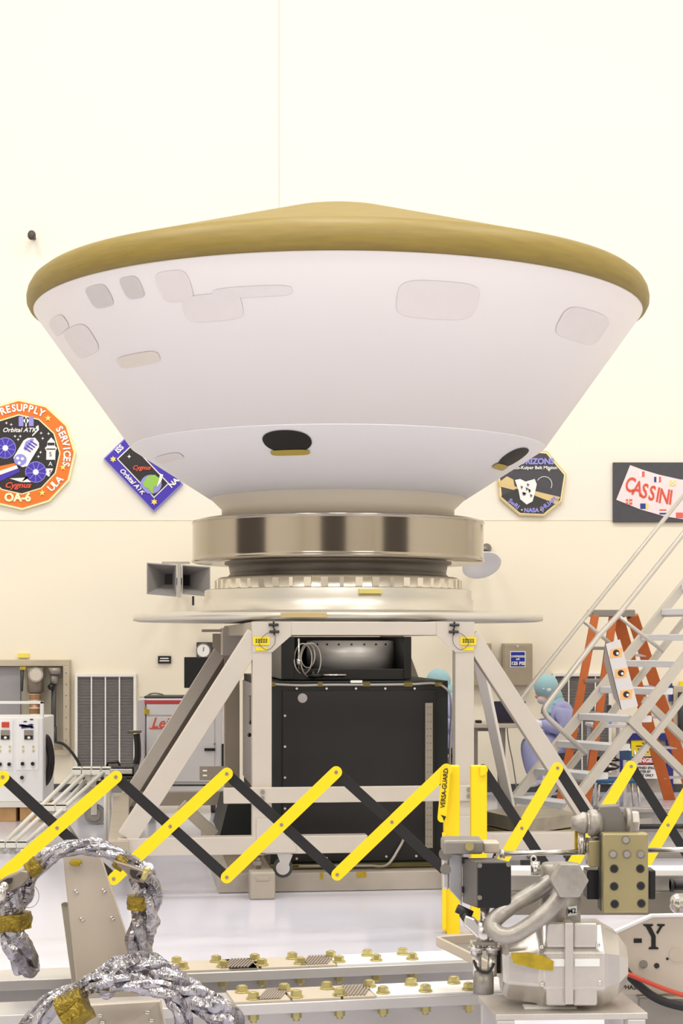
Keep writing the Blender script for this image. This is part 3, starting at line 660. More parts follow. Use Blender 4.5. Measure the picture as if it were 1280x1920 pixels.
vent(1036,1262,1146,1470,4,'white-framed louvred wall vent behind the orange stepladder')
# wall gauge box and monitor above the white cabinet
s = thing('wall_clock', 'small square black box with a white dial on the wall left of the stand', 'clock', at(384,1222,WD))
MB().rect(368,1204,404,1236,W-.08,.1).build('case', GREYD, s, bevel=.006); MB().cyl(at(381,1220,W-.08), at(381,1220,W-.1), .075, n=28).build('rim', CHROME, s); MB().cyl(at(381,1220,W-.1), at(381,1220,W-.105), .062, n=28).build('dial', WHITES, s)
MB().beam(at(381,1221,W-.11), at(382,1213,W-.11), .006, .003, up=(0,1,0)).build('hand', BLACKP, s)
# far wall door frame and warning signs
s = thing('blue_gate', 'dark blue framed gate on the back wall at right', 'gate', at(1210,1490,WD))
for (a,b_,c,d) in ((1158,1375,1262,1388),(1158,1388,1170,1490),(1250,1388,1262,1490)): MB().rect(a,b_,c,d,W-.06,.078).build('frame_side', NAVY, s, bevel=.004)
MB().rect(1170,1388,1250,1490,W-.01,.028).build('grey_panel', mat('gate_grey', (172,164,152), .5, var=.04), s)
o = MB().rect(1183,1388,1233,1415,W-.05,.01).build('yellow_notice', TAPEB, loc=at(1208,1415,W)); tag(o, 'yellow notice above the danger sign on the blue gate', 'sign')
b = MB()
for k, t in enumerate((5,16,13,8)): b.rect(1208-t, 1392.5+5.6*k, 1208+t, 1394+5.6*k, W-.054, .003)
b.build('print', BLACKP, o)
o = thing('danger_sign', 'white danger confined space sign on the blue gate', 'sign', at(1206,1460,W)); 
MB().rect(1180,1416,1233,1460,W-.06,.01).build('board', WHITES, o); MB().rect(1182,1418,1231,1434,W-.064,.006).build('black_band', BLACKP, o); MB().disc(1206.5,1426,23,W-.067,.004,26,ry=7).build('red_oval', RED, o)
b = MB(); b.text('DANGER', 1206.5, 1426, 7.5, W-.07, bold=.04, xs=1.05); b.m = 1
for k, t in enumerate(('CONFINED SPACE','ENTER BY','PERMIT ONLY')): b.text(t, 1206.5, 1440+7*k, 4.6, W-.064, bold=.03, xs=.9)
b.build('lettering', [WHITES, BLACKP], o)
s = thing('utility_recess', 'metal-framed recess with a dark pipe at the right edge of the wall', 'recess', at(1275,1390,WD))
MB().rect(1262,1286,1320,1388,W-.05,.068).build('frame', RF, s, bevel=.004); MB().rect(1271,1298,1312,1378,W-.056,.01).build('dark_opening', HOLE, s)
MB().cyl(at(1278,1375,W-.1), at(1278,1300,W-.1), .03).build('pipe', GREYD, s)
o = MB().rect(1274,1278,1296,1290,W-.03,.03).build('wall_label', TAPEB, loc=at(1285,1284,WD)); tag(o, 'yellow label above the recess at the right edge', 'label')
o = MB().rect(1255,1281,1260,1315,W-.05,.07).build('blue_marker', NAVY, loc=at(1257,1315,WD)); tag(o, 'narrow blue strip on the wall right of the stepladder', 'strip')  # plain blue marker lying flat on the wall
# ---------------------------------------------------------------- left background equipment
D = 15.2; k_ = D/F
cb0 = thing('white_instrument_cabinet', 'white rolling cabinet with red top stripe and red script lettering', 'cabinet', V((at(336,1500,D).x,D,0)))
a_, c_ = at(270,1310,D), at(416,1475,D); dz = .62
MB().box(((a_.x+c_.x)/2,D+dz/2,(a_.z+c_.z)/2), (c_.x-a_.x,dz,a_.z-c_.z)).build('body', WHITEC, cb0, bevel=.012)
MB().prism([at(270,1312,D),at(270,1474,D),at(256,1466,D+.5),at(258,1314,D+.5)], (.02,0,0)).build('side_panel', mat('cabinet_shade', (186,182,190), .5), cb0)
MB().rect(271,1313,415,1320,D-.006,.01).build('red_stripe', RED, cb0)
b = MB(); b.rect(275,1321,402,1341,D-.012,.014); b.build('upper_door', WHITEC, cb0, bevel=.004)
dd = MB().rect(275,1344,402,1466,D-.012,.014).build('door', WHITEC, cb0, bevel=.004)
MB().rect(383,1403,403,1408,D-.03,.02).build('handle', BLACKP, dd); MB().disc(402,1395,2,D-.016,.006).build('lock', GREYM, dd)
MB().text('Leica', 283, 1356, 19, D-.016, bold=.012, align='LEFT', shear=.35, xs=.95).poly([(278,1364),(282,1367),(304,1367),(304,1365),(284,1365)], D-.016, .003).build('red_script', REDT, cb0)
MB().rect(274,1330,279,1340,D-.02,.01).rect(270,1325,274,1339,D-.02,.01).build('tape_strip', TAPE, cb0)
MB().rect(416,1395,419,1440,D-.01,.03).build('black_edge', BLACKP, cb0); MB().rect(262,1472,420,1486,D-.02,.5).build('base_plinth', WHITEC, cb0, bevel=.01); MB().rect(317,1471,412,1473.5,D-.024,.01).build('shadow_gap', BLACKP, cb0)
for x in (285,400):
    p = at(x,1500,D+.15); MB().cyl((p.x-.02,D+.15,.07),(p.x+.02,D+.15,.07), .07, n=20).beam((p.x,D+.15,.07),(p.x,D+.15,.2), .07, .05, up=(0,1,0)).build('caster', GREYD, cb0)
b = MB(); zt2 = a_.z
o = thing('flat_case', 'thin grey tray case with wire handle on top of the white cabinet', 'case', at(305,1309,D+.2)); MB().rect(270,1305,342,1309.5,D+.05,.35).build('case', GREYD, o, bevel=.006); MB().rect(262,1306,275,1309,D+.06,.2).build('end_grip', CHROME, o)
MB().tube(spline([at(275,1305,D+.2),at(285,1300,D+.2),at(300,1301,D+.2),at(310,1305,D+.2)],5), .008, 6).build('wire_handle', GREYM, o)
o = thing('monitor', 'black monitor panel standing on the white cabinet behind the rear brace', 'monitor', at(382,1310,D+.3)); MB().rect(345,1232,430,1290,D+.25,.05).build('screen', BLACKS, o, bevel=.006); MB().rect(380,1289,396,1310,D+.28,.04).build('foot', GREYD, o)
o = thing('small_camera', 'small black instrument beside the monitor on the white cabinet', 'instrument', at(381,1311,D+.1)); MB().ell(at(381,1296,D+.12), (.03,.04,.045), 12).cyl(at(381,1311,D+.12), at(381,1299,D+.12), .02).cyl(at(374,1311,D+.12), at(388,1311,D+.12), .022).ell(at(374,1303,D+.1), .02, 8).build('body', BLACKS, o)
# black clamp arm
o = thing('grip_stand', 'black bent arm with a flat grip left of the white cabinet', 'arm', V((at(250,1480,15).x,15,0)))
MB().tube(spline([at(256,1376,15),at(258,1400,15),at(257,1425,15),at(248,1446,15),at(236,1456,15)],6), .03, 8).cyl((at(250,0,15).x,15.05,0),(at(250,0,15).x,15.05,.45), .02).build('arm', HOSE, o); MB().rect(239,1371,262,1375,14.95,.14).build('grip', mat('olive_grip', (96,88,60), .5), o)
# trolley with cases
D = 14.3; tx = at(210,1500,D).x
o = thing('tool_trolley', 'low grey trolley with one big caster behind the white steps', 'trolley', V((tx,D,0)))
MB().rect(158,1473,268,1486,D,.5).build('deck', GREYM, o, bevel=.006); MB().rect(200,1468,250,1474,D-.004,.02).build('tape_strip', TAPE, o)
for x in (176,252):
    c = V((at(x,0,D).x,D+.05,.085)); w_ = MB().cyl(c-V((0,.03,0)), c+V((0,.03,0)), .085, n=28).build('caster_wheel', mat('wheel_grey', (132,130,132), .5) if 'wheel_grey' not in MATS else MATS['wheel_grey'], o)
    MB().cyl(c-V((0,.04,0)), c-V((0,.03,0)), .055, n=20).build('hub', GREYM, w_); MB().beam(c-V((0,.045,0)), c+V((0,-.045,.2)), .05, .012, up=(0,1,0)).build('fork', CHROME, w_)
dk = at(200,1473,D).z
o = thing('black_case', 'black case under the silver case on the trolley', 'case', at(210,1473,D+.2)); MB().rect(180,1455,252,1472,D+.08,.35).build('body', BLACKS, o, bevel=.01); MB().rect(186,1462,246,1463.5,D+.075,.01).build('seam', GREYM, o)
o = thing('silver_case', 'black and silver tool case with a handle on the trolley', 'case', at(222,1455,D+.2)); MB().rect(197,1437,251,1454.5,D+.08,.33).build('lower_shell', BLACKS, o, bevel=.01); MB().rect(201,1442,248,1451,D+.07,.02).build('silver_band', CHROME, o, bevel=.003)
MB().tube([at(200,1437,D+.2),at(202,1430,D+.2),at(222,1429,D+.2),at(225,1437,D+.2)], .012, 6).build('handle', HOSE, o)
# white control box on wooden pallet
D = 14.6; x0 = at(-60,0,D).x; x1 = at(81,0,D).x
o = thing('wooden_pallet', 'wooden block pallet under the white control box', 'pallet', V(((x0+x1)/2,D,0)))
zb_ = at(0,1504,D).z
MB().box(((x0+x1)/2-.05,D+.3,zb_-.02), (x1-x0+.05,.7,.04)).build('top_board', mat('pallet_white', (226,222,214), .6), o)
for x in (x0+.1,(x0+x1)/2,x1-.1): MB().box((x,D+.3,(zb_-.04)/2), (.19,.66,zb_-.04)).build('wood_block', WOOD, o, bevel=.004)
o = thing('control_box', 'white electrical control box with knobs and meters at far left', 'control box', V(((x0+x1)/2,D,zb_)))
MB().rect(-60,1345,81,1504,D,.55).build('case', WHITE, o, bevel=.01)
for (xa,ya,xb,yb) in ((75,1315,81,1345),(-60,1315,81,1320),(-60,1320,-54,1345)): MB().rect(xa,ya,xb,yb,D+.03,.05).build('guard_bar', WHITE, o, bevel=.004)
for (xa,xb) in ((-6,24),(31,72)): MB().rect(xa,1350,xb,1444,D-.006,.01).build('face_panel', mat('panel_white', (244,243,242), .4) if 'panel_white' not in MATS else MATS['panel_white'], o, bevel=.002)
MB().rect(3,1354,17,1364,D-.014,.012).build('red_display', mat('display_red', (206,70,52), .4), o)
for x in (1,45): mm = MB().rect(x,1369,x+17,1387,D-.016,.014).build('meter', GREYM, o); MB().rect(x+1,1379,x+16,1386,D-.02,.006).build('scale', BLACKP, mm); MB().disc(x+9,1383,3,D-.022,.004,10,ry=2.4).build('needle_window', WHITES, mm)
b = MB(); b.text('BAIPX', 44, 1362, 8, D-.012, bold=.05, xs=1.0) if False else b.poly([(36,1358),(40,1358),(40,1366),(62,1364),(62,1361),(50,1361),(36,1362)], D-.01, .004).poly([(52,1359),(58,1357),(63,1358),(60,1361),(64,1365),(58,1366),(55,1362)], D-.01, .004); b.build('blue_logo', NAVY, o)
b = MB()
for x in (0,18,43,62):
    for y in (1400,1408): b.disc(x,y,2.2,D-.014,.012,10)
b.build('indicator', mat('indicator', (206,196,150), .4), o)
for x, y in ((0,1433),(17,1433),(42,1432),(61,1432),(41,1458)): MB().cyl(at(x,y,D-.002), at(x,y,D-.04), .016, n=14).build('knob', BLACKP, o)
b = MB()
for k, (x, y) in enumerate(((44,1352),(56,1348))): b.rect(x,y,x+6,y+2,D-.01,.005)
b.build('mark', BLACKP, o)
hs = thing('hose_bundle', 'bundle of thick black hoses hanging beside the white control box', 'hose', at(88,1490,14.8))
for j, dx in enumerate((0,4,-3)):
    MB().tube(spline([at(79,1374+4*j,14.75+.05*j),at(86+dx,1385,14.75+.05*j),at(92+dx,1408,14.75+.05*j),at(94+dx*.8,1432,14.75+.05*j),at(88+dx,1458,14.75+.05*j),at(79,1480-3*j,14.75+.05*j)],6), .024, 8).build('hose', HOSE, hs)
# white step stand
D1 = 12.75
o = thing('white_step_stand', 'white tubular step stand with three slatted treads at left', 'steps', V((at(120,1590,D1).x,D1,0)))
def tread(x0, x1, y, n, D_): 
    b = MB(); 
    for k in range(n): xa = x0+(x1-x0)*k/n; xb = x0+(x1-x0)*(k+1)/n-1.5; b.prism([at(xa,y,D_),at(xb,y,D_),at(xb+2,y-3,D_+.28),at(xa+2,y-3,D_+.28)], (0,0,-.015)); b.rect(xa,y,xb,y+13,D_,.02); b.rect(xa+(x1-x0)*.12,y+13,xb,y+24,D_+.06,.02)
    return b.build('tread', WHITEB, o, bevel=.003)
tread(135,208,1440,4,D1); tread(60,126,1508,3,D1-.2); tread(-10,52,1577,3,D1-.4)
for (a, b_, D_) in (((137,1452),(0,1588),D1),((158,1452),(8,1608),D1-.02),((194,1448),(30,1612),D1-.02),((172,1452),(58,1572),D1+.25)):
    q0 = at(*a,D_); q1 = at(*b_,D_-.35); q1.z = max(q1.z,.02); MB().tube([q0,q1], .016, 10).build('rail', WHITEB, o)
for x, D_ in ((198,D1+.02),(205,D1+.26)): p = at(x,1448,D_); MB().tube([p,(p.x,p.y,0.0)], .014, 10).build('leg', WHITEB, o)
p = at(128,1545,D1); MB().tube([at(120,1535,D1-.1),(at(158,0,D1).x,D1-.1,.02)], .009, 8).build('strut', GREYM, o)
q = at(60,1640,11.6); MB().tube([(-2.3,D1-.5,.03),(at(205,0,D1).x,D1-.1,.03)], .02, 8).build('base_bar', WHITEB, o)
# ---------------------------------------------------------------- people at the table
def skin_body(name, pts, edges, mats, parent, pick, sub=2):
    me = bpy.data.meshes.new(name); me.from_pydata([p for p, r in pts], edges, []); ob = bpy.data.objects.new(name, me); COL.objects.link(ob)
    sk = ob.modifiers.new('Skin','SKIN'); sk.use_smooth_shade = True
    for i, (p, r) in enumerate(pts):
        d = me.skin_vertices[0].data[i]; d.radius = (r, r) if not isinstance(r, tuple) else r; d.use_root = (i == 0)
    sb = ob.modifiers.new('Subdivision','SUBSURF'); sb.levels = sb.render_levels = sub
    dg = bpy.context.evaluated_depsgraph_get(); m2 = bpy.data.meshes.new_from_object(ob.evaluated_get(dg)); bpy.data.objects.remove(ob)
    for m in mats: m2.materials.append(m)
    for f in m2.polygons: f.material_index = pick(f.center); f.use_smooth = True
    o = bpy.data.objects.new(name, m2); COL.objects.link(o); o.parent = parent; return o
PD = 16.2; s_ = PD/F
def pp(px, py, dy=0): p = at(px, py, PD); return V((p.x, dy, p.z))
base = V((at(1050,0,PD).x, PD, 0))
def make_person(label, full=True):
    o = thing('person', label, 'person', base)
    hip, wa, ch, nk, hd = pp(1053,1388), pp(1055,1368), pp(1049,1338), pp(1038,1320), pp(1027,1300)
    pts = [(hip,(.165,.18)),(wa,.165),(ch,(.16,.2)),(nk,.075),(hd,.085)]; E = [(0,1),(1,2),(2,3),(3,4)]
    for sd in (-1, 1):
        sh = pp(1052,1331,.17*sd); el = pp(1056,1368,.24*sd); wr = pp(1019,1357,.13*sd)
        n = len(pts); pts += [(sh,.092),(el,.088),(wr,.055),(wr+V((-.05,-.01*sd,.01)),.035)]; E += [(2,n),(n,n+1),(n+1,n+2),(n+2,n+3)]
        th = pp(1046,1394,.09*sd); kn = pp(987,1393,.11*sd); an = pp(1003,1455,.1*sd); tt_ = pp(985,1468,.1*sd)
        n = len(pts); pts += [(th,.12),(kn,.098),(an,.075),(pp(1005,1466,.1*sd),.045),(tt_,.035)]; E += [(0,n),(n,n+1),(n+1,n+2),(n+2,n+3),(n+3,n+4)]
    hz = nk.z
    bodyo = skin_body('body', [(p-V((base.x,0,0)), r) for p, r in pts], E, [SUIT, SKIN, WHITES], o, lambda c: 1 if c.z > hz+.03 else (2 if c.z < pp(0,1459).z else 0))
    # head detail
    def loc(p): return V((p.x, PD+p.y, p.z))
    H = loc(pp(1023,1295)); tl = M.Rotation(R(-28),3,'Y')
    f = MB().ell(H, (.095,.078,.115), 18, tl); f.ell(H+tl @ V((-.1,0,-.01)), (.022,.014,.022), 8)
    for sd in (-1,1): f.ell(H+tl @ V((-.083,.03*sd,.02)), (.012,.014,.009), 8)
    f.build('head', SKIN, o)
    e = MB()
    for sd in (-1,1): e.ell(H+tl @ V((-.093,.031*sd,.02)), (.006,.008,.005), 8)
    e.build('eye', BLACKP, o)
    MB().ell(H+tl @ V((-.058,0,-.055)), (.062,.062,.055), 14, tl).build('face_mask', mat('mask_pale', (222,214,214), .7) if 'mask_pale' not in MATS else MATS['mask_pale'], o)
    h = MB(); h.ell(H+tl @ V((.022,0,.035)), (.118,.105,.118), 20, tl); hb = h
    h.ell(H+tl @ V((.035,0,-.085)), (.09,.09,.09), 16, tl); h.lathe([(.08,.06),(.098,0),(.125,-.06),(.14,-.09)], loc(nk)+V((.012,0,-.0)), 20)
    h.build('hood', CAP, o); MB().tube([H+tl @ V((-.04,.108*c if abs(c) == 1 else .1*c,.0)) + V((.05*(1-abs(c)),0,.04)) for c in (-1,-.8,0,.8,1)], .008, 6).ell(H+tl @ V((.02,-.085,.01)), (.035,.02,.03), 8).build('hood_tie', WHITES, o)
    for sd in (-1,1):                        # gloved hands: palm, four curled fingers and a thumb
        wr = loc(pp(1019,1357,.13*sd)); pc = wr+V((-.09,-.01*sd,.012)); g = MB()
        g.tube([wr+V((.02,0,0)),wr,wr+V((-.05,0,.006)),pc,pc+V((-.035,0,-.004))], .04, 10, radii=[.048,.046,.036,.042,.03], flat=.75)
        for k in range(4):
            y = (-.033+.022*k); l = (.062,.075,.07,.052)[k]; a = pc+V((-.025,y,0)); g.tube([a, a+V((-l*.5,0,.004)), a+V((-l*.85,0,-.014)), a+V((-l*1.0,0,-.034))], .01, 6, radii=[.011,.0105,.0095,.007])
        a = pc+V((.005,-.035*sd,.0)); g.tube([a, a+V((-.03,-.022*sd,-.006)), a+V((-.06,-.02*sd,-.02))], .011, 6, radii=[.014,.012,.008])
        g.build('glove', GLOVE, o)
    return o
per = make_person('person in lavender coverall and teal hood sitting bent over the laptop')
d = V((-202*s_, .0, .05))
pr2 = per.copy(); COL.objects.link(pr2); pr2.location = base+d; pr2['label'] = 'person almost hidden behind the black cabinet, only teal hood and sleeve showing'
for ch in per.children: c = ch.copy(); COL.objects.link(c); c.parent = pr2
# stools
def stool(p, label, h):
    o = thing('lab_stool', label, 'stool', (p.x,PD,0), 'lab stools')
    MB().cyl((p.x,PD,h-.06),(p.x,PD,h), .15, n=28).build('seat', GREYD, o, bevel=.01); MB().cyl((p.x,PD,.04),(p.x,PD,h-.06), .025).build('column', CHROME, o)
    MB().tube([(p.x-.0+.14*cos(a),PD+.14*sin(a),.17) for a in [2*pi*k/24 for k in range(24)]], .01, 6, closed=True).build('foot_ring', CHROME, o)
    for k in range(5):
        a = 2*pi*k/5+.3; MB().beam((p.x,PD,.06),(p.x+.2*cos(a),PD+.2*sin(a),.05), .04, .03).cyl((p.x+.2*cos(a),PD+.2*sin(a)-.012,.03),(p.x+.2*cos(a),PD+.2*sin(a)+.012,.03), .03, n=12).build('leg', GREYD, o)
stool(base, 'dark stool under the person at the laptop', pp(0,1405).z-.03); stool(base+d, 'dark stool under the person hidden behind the cabinet', pp(0,1405).z+.02)
# table, laptop
TD = 16.1; tz = at(0,1357,TD).z
o = thing('work_table', 'narrow grey work table with a steel leg behind the stand', 'table', V((at(935,0,TD).x,TD,0)))
x0, x1 = at(884,0,TD).x, at(992,0,TD).x
MB().box(((x0+x1)/2,TD+.3,tz-.02), (x1-x0,.62,.04)).build('table_top', mat('table_grey', (196,186,170), .45), o, bevel=.006)
for x in (945,893):
    for y in (.08,.5): p = at(x,0,TD).x; MB().box((p,TD+y,(tz-.04)/2), (.035,.035,tz-.04)).build('leg', GREYM, o)
MB().prism([(at(886,0,TD).x,TD+.56,tz-.04),(at(945,0,TD).x,TD+.56,tz-.04),(at(945,0,TD).x,TD+.56,tz-.1),(at(886,0,TD).x,TD+.56,tz-.1)], (0,.02,0)).build('apron', GREYM, o)
o = thing('laptop', 'dark laptop open on the work table', 'laptop', at(950,1356,TD+.2))
MB().prism([at(922,1355,TD+.1),at(985,1355,TD+.1),at(988,1353,TD+.36),at(925,1353,TD+.36)], (0,0,.012)).build('keyboard_base', GREYD, o); MB().prism([at(922,1354,TD+.1),at(984,1354,TD+.1),at(985,1315,TD+.04),at(926,1315,TD+.04)], (0,.01,0)).build('screen', mat('laptop_dark', (46,42,62), .4), o)
o = MB().rect(892,1351,903,1355.5,TD+.1,.12).build('phone', BLACKP, loc=at(897,1355,TD+.1), bevel=.004); tag(o, 'small black gadget on the left part of the work table', 'phone')
o = thing('table_cable', 'thin grey cable hanging below the work table', 'cable', at(955,1470,TD+.3)); MB().tube(spline([at(950,1360,TD+.3),at(953,1390,TD+.3),at(961,1430,TD+.3),at(968,1478,TD+.3)],6), .006, 6).build('cable', CABLE, o)
# ---------------------------------------------------------------- rolling stair
A0 = at(960,1494,12.8); step = V((.182,.12,.2035)); wv = V((.33,-.5,0)); cdir = V((step.x,step.y,0)).normalized()
st = thing('rolling_stair', 'tall aluminium rolling stair with handrails at right', 'stairs', V((A0.x+.8,A0.y+.2,0)))
def on_plane(px, py, P):           # point in the vertical plane through P along the climb, in picture position
    k = (px-HX)/F; t = (k*P.y-P.x)/(cdir.x-k*cdir.y); q = P+cdir*t; return V((q.x,q.y,CZ+(HY-py)/F*q.y))
for i in range(-1, 13):
    p = A0+step*i; t = MB().prism([p, p+wv, p+wv+cdir*.2, p+cdir*.2], (0,0,-.05)); t.build('tread', TREAD, st, bevel=.006)
for P in (A0-wv*.03, A0+wv*1.03):
    for off, wd in ((-.05,.07),):
        q0 = P+step*-1.6; q1 = P+step*13
        MB().beam(q0+V((0,0,off)), q1+V((0,0,off)), .035, .075, up=(0,0,1)).build('stringer', TUBEM, st, bevel=.004)
    q0 = P+step*-1.3+cdir*.26; q1 = P+step*13+cdir*.26
    MB().beam(q0+V((0,0,-.1)), q1+V((0,0,-.1)), .035, .05, up=(0,0,1)).build('stringer', TUBEM, st, bevel=.004)
PA, PB = A0-wv*.06, A0+wv*1.06
r1 = [(1100,1412),(1062,1385),(970,1330),(966,1318),(975,1310),(1092,1163),(1180,1054),(1330,868)]
r1p = [on_plane(x, y, PA) for x, y in [(1000,1360),(972,1336),(966,1324),(975,1310),(1092,1163),(1180,1054),(1330,868)]]
MB().tube(r1p[:1]+spline(r1p[1:4],5)+r1p[4:], .017, 10).build('handrail', TUBEM, st)
r2p = [on_plane(x, y, PB) for x, y in [(1098,1412),(1026,1345),(1019,1333),(1024,1321),(1122,1192),(1157,1155),(1280,1001),(1330,938)]]
MB().tube(r2p[:1]+spline(r2p[1:4],5)+r2p[4:], .02, 10).build('handrail', TUBEM, st)
b = MB().tube([on_plane(1092,1163,PA), on_plane(1142,1205,PA)], .015, 8); b.build('rail_post', TUBEM, st)
b = MB().tube([on_plane(1160,1156,PB), on_plane(1243,1221,PB)], .015, 8); b.build('rail_post', TUBEM, st)
# rear support legs of the stair
for P in (A0, A0+wv):
    t0, f0 = ((on_plane(1207,1312,PA), on_plane(1432,1535,PA)) if P is A0 else (on_plane(1178,1348,PB), on_plane(1393,1603,PB))); f0.z = .06; MB().beam(t0, f0, .035, .06).build('support_leg', TUBEM, st)
    b0 = P+step*-1.2; MB().beam(V((b0.x,b0.y,.1)), f0+V((0,0,.05)), .04, .06).build('base_rail', TUBEM, st)
    MB().cyl((f0.x-.02,f0.y,.06),(f0.x+.02,f0.y,.06), .06, n=18).build('caster', GREYD, st)
    MB().box((b0.x,b0.y,.04), (.06,.06,.08)).build('foot', GREYD, st)
MB().beam(A0+step*7.2+V((0,0,-.08)), A0+wv+step*7.2+V((0,0,-.08)), .04, .05).build('cross_bar', TUBEM, st)
# white folded card strip hung on the stair
o = thing('sticker_board', 'long white folded card strip with orange stickers hung on the stair', 'card', at(1170,1330,12.2))
D = 12.15
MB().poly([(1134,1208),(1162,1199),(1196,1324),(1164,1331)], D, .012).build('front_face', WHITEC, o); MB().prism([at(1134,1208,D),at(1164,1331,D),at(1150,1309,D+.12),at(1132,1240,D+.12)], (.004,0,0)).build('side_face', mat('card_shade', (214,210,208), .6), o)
for x, y in ((1155,1224),(1164,1262),(1174,1302)):
    a = R(14); g = MB().poly([(x+u*cos(a)-v*sin(a), y+u*sin(a)*-.55+v*cos(a)) for u, v in ((-13,-9),(10,-9),(13,9),(-10,9))], D-.003, .003).build('orange_sticker', mat('sticker_orange', (250,190,120), .6) if 'sticker_orange' not in MATS else MATS['sticker_orange'], o)
    MB().disc(x,y,6,D-.006,.003,16).build('dark_disc', SIGNB, g); MB().disc(x+2.4,y+1,2.6,D-.009,.003,10).build('white_spot', WHITES, g)
# ---------------------------------------------------------------- orange stepladder
LD = 15.6
o = thing('stepladder', 'orange fibreglass stepladder with grey cap and treads behind the stair', 'ladder', V((at(1150,0,LD).x,LD+.4,0)))
def P3(px, py, D_): return at(px, py, D_)
MB().prism([P3(1108,1143,LD),P3(1190,1143,LD),P3(1192,1156,LD),P3(1112,1156,LD)], (0,.28,0)).build('cap', GREYM, o, bevel=.006)
fl = []
for (xa, xb, D_) in ((1115,1046,LD+.02),(1149,1096,LD+.05)):
    f = V((at(xb,0,D_-.35).x, D_-.35, 0)); t = P3(xa,1155,D_); MB().beam(t, f, .06, .07, up=(1,0,0)).build('front_rail', ORANGE, o, bevel=.004); fl.append((t,f))
for k in range(1, 6):
    a = k/6; p, q = fl[0][0].lerp(fl[0][1],a), fl[1][0].lerp(fl[1][1],a); MB().beam(p, q, .1, .03).build('tread', GREYM, o, bevel=.003)
rl_ = []
for (xa, xb, D_) in ((1157,1255,LD+.24),(1185,1300,LD+.26)):
    f = V((at(xb,0,D_+.7).x, D_+.7, 0)); t = P3(xa,1155,D_); MB().beam(t, f, .05, .11, up=(1,0,0)).build('rear_rail', ORANGE, o, bevel=.004); rl_.append((t,f))
for k in range(1, 6):
    a = k/6+.04; p, q = rl_[0][0].lerp(rl_[0][1],a), rl_[1][0].lerp(rl_[1][1],a); MB().beam(p, q, .05, .025).build('rear_bar', mat('bar_grey', (186,180,186), .45) if 'bar_grey' not in MATS else MATS['bar_grey'], o)
p = rl_[0][0].lerp(rl_[0][1], .1); MB().beam(fl[1][0].lerp(fl[1][1],.36), rl_[0][0].lerp(rl_[0][1],.36), .03, .01).build('spreader', GREYM, o)
# blue chair
CD = 15.5; cx = at(1160,0,CD).x; zc = at(0,1466,CD).z
o = thing('folding_chair', 'blue folding chair with thin metal legs below the stair', 'chair', (cx,CD,0))
MB().box((cx,CD+.2,zc), (.4,.38,.03)).build('seat', BLUECH, o, bevel=.008); MB().prism([at(1163,1405,CD+.38),at(1180,1408,CD+.1),at(1180,1425,CD+.1),at(1163,1425,CD+.38)], (.02,0,0)).build('backrest', BLUECH, o)
for sx in (-1,1):
    for y in (.03,.37): MB().tube([(cx+.17*sx,CD+y,zc),(cx+.2*sx,CD+y,0)], .012, 8).build('leg', CHROME, o)
MB().tube([(cx+.19,CD+.1,zc),(cx+.16,CD+.1,at(0,1408,CD).z)], .012, 8).tube([(cx+.19,CD+.37,zc),(cx+.16,CD+.37,at(0,1408,CD).z)], .012, 8).build('back_post', CHROME, o)
# equipment cart behind stair
o = thing('wheeled_desk', 'small white desk crowded with instruments behind the stair', 'desk', V((at(1135,0,16).x,16,0)))
x0, x1 = at(1112,0,16).x, at(1180,0,16).x; zz = at(0,1362,16).z
MB().box(((x0+x1)/2,16.3,zz), (x1-x0,.5,.03)).build('desk_top', WHITEC, o, bevel=.004)
for x in (x0+.03,x1-.03):
    for y in (16.1,16.5): MB().box((x,y,zz/2), (.03,.03,zz)).build('leg', WHITEC, o)
MB().box(((x0+x1)/2,16.3,zz*.35), (x1-x0,.45,.02)).build('shelf', WHITEC, o)
o = thing('microscope_box', 'small white instrument with a blue stripe on the desk', 'instrument', at(1142,1362,16.2)); MB().rect(1128,1338,1158,1359,16.15,.2).build('case', WHITEC, o, bevel=.008); MB().rect(1128,1353,1146,1358,16.14,.012).build('blue_stripe', mat('soft_blue', (110,160,230), .5), o); MB().rect(1138,1322,1146,1338,16.2,.05).build('neck', GREYD, o, bevel=.004)
o = thing('cable_heap', 'tangle of dark cables on the desk shelf', 'cables', (at(1145,0,16).x,16.3,zz*.36)); b = MB()
c = V((at(1145,0,16).x,16.3,zz*.36+.09))
b.tube(spline([c+V((random.uniform(-.14,.14),random.uniform(-.12,.12),random.uniform(-.07,.1))) for k in range(26)],5), .009, 6); b.build('cable', HOSE, o)
# ---------------------------------------------------------------- plates and beams on the floor at right
def slab(x0, x1, y0, y1, Dn, Df, z0, z1, name, label, m, cat):
    a, c = at(x0,0,Dn).x, at(x1,0,Dn).x; o = thing(name, label, cat, ((a+c)/2,(Dn+Df)/2,z0))
    return o, a, c
o = thing('steel_plate_dolly', 'low dolly stacked with worn steel plates right of the stand', 'dolly', (at(975,0,11.6).x,11.8,0))
q = [at(906,1508,11.5),at(1000,1500,12.0),at(1080,1536,11.35),at(985,1552,10.9)]
zt3 = .40; q = [V((p.x*zt3/zt3,p.y,zt3)) for p in q]
MB().prism(q, (0,0,-.09)).build('upper_plate', SLAB, o, bevel=.004); c = sum(q,V())/4
MB().prism([c+(p-c)*.97+V((0,0,-.1)) for p in q], (0,0,-.06)).build('lower_plate', mat('worn_olive', (140,124,84), .6, var=.25, vscale=12), o, bevel=.004)
for p in q: e = c+(p-c)*.85; MB().cyl((e.x-.02,e.y,.06),(e.x+.02,e.y,.06), .06, n=18).box((e.x,e.y,.115), (.07,.07,.03)).build('caster', GREYD, o)
o = thing('long_floor_beam', 'long pale metal beam on the floor beyond the right barrier', 'beam', (2.6,13.6,0))
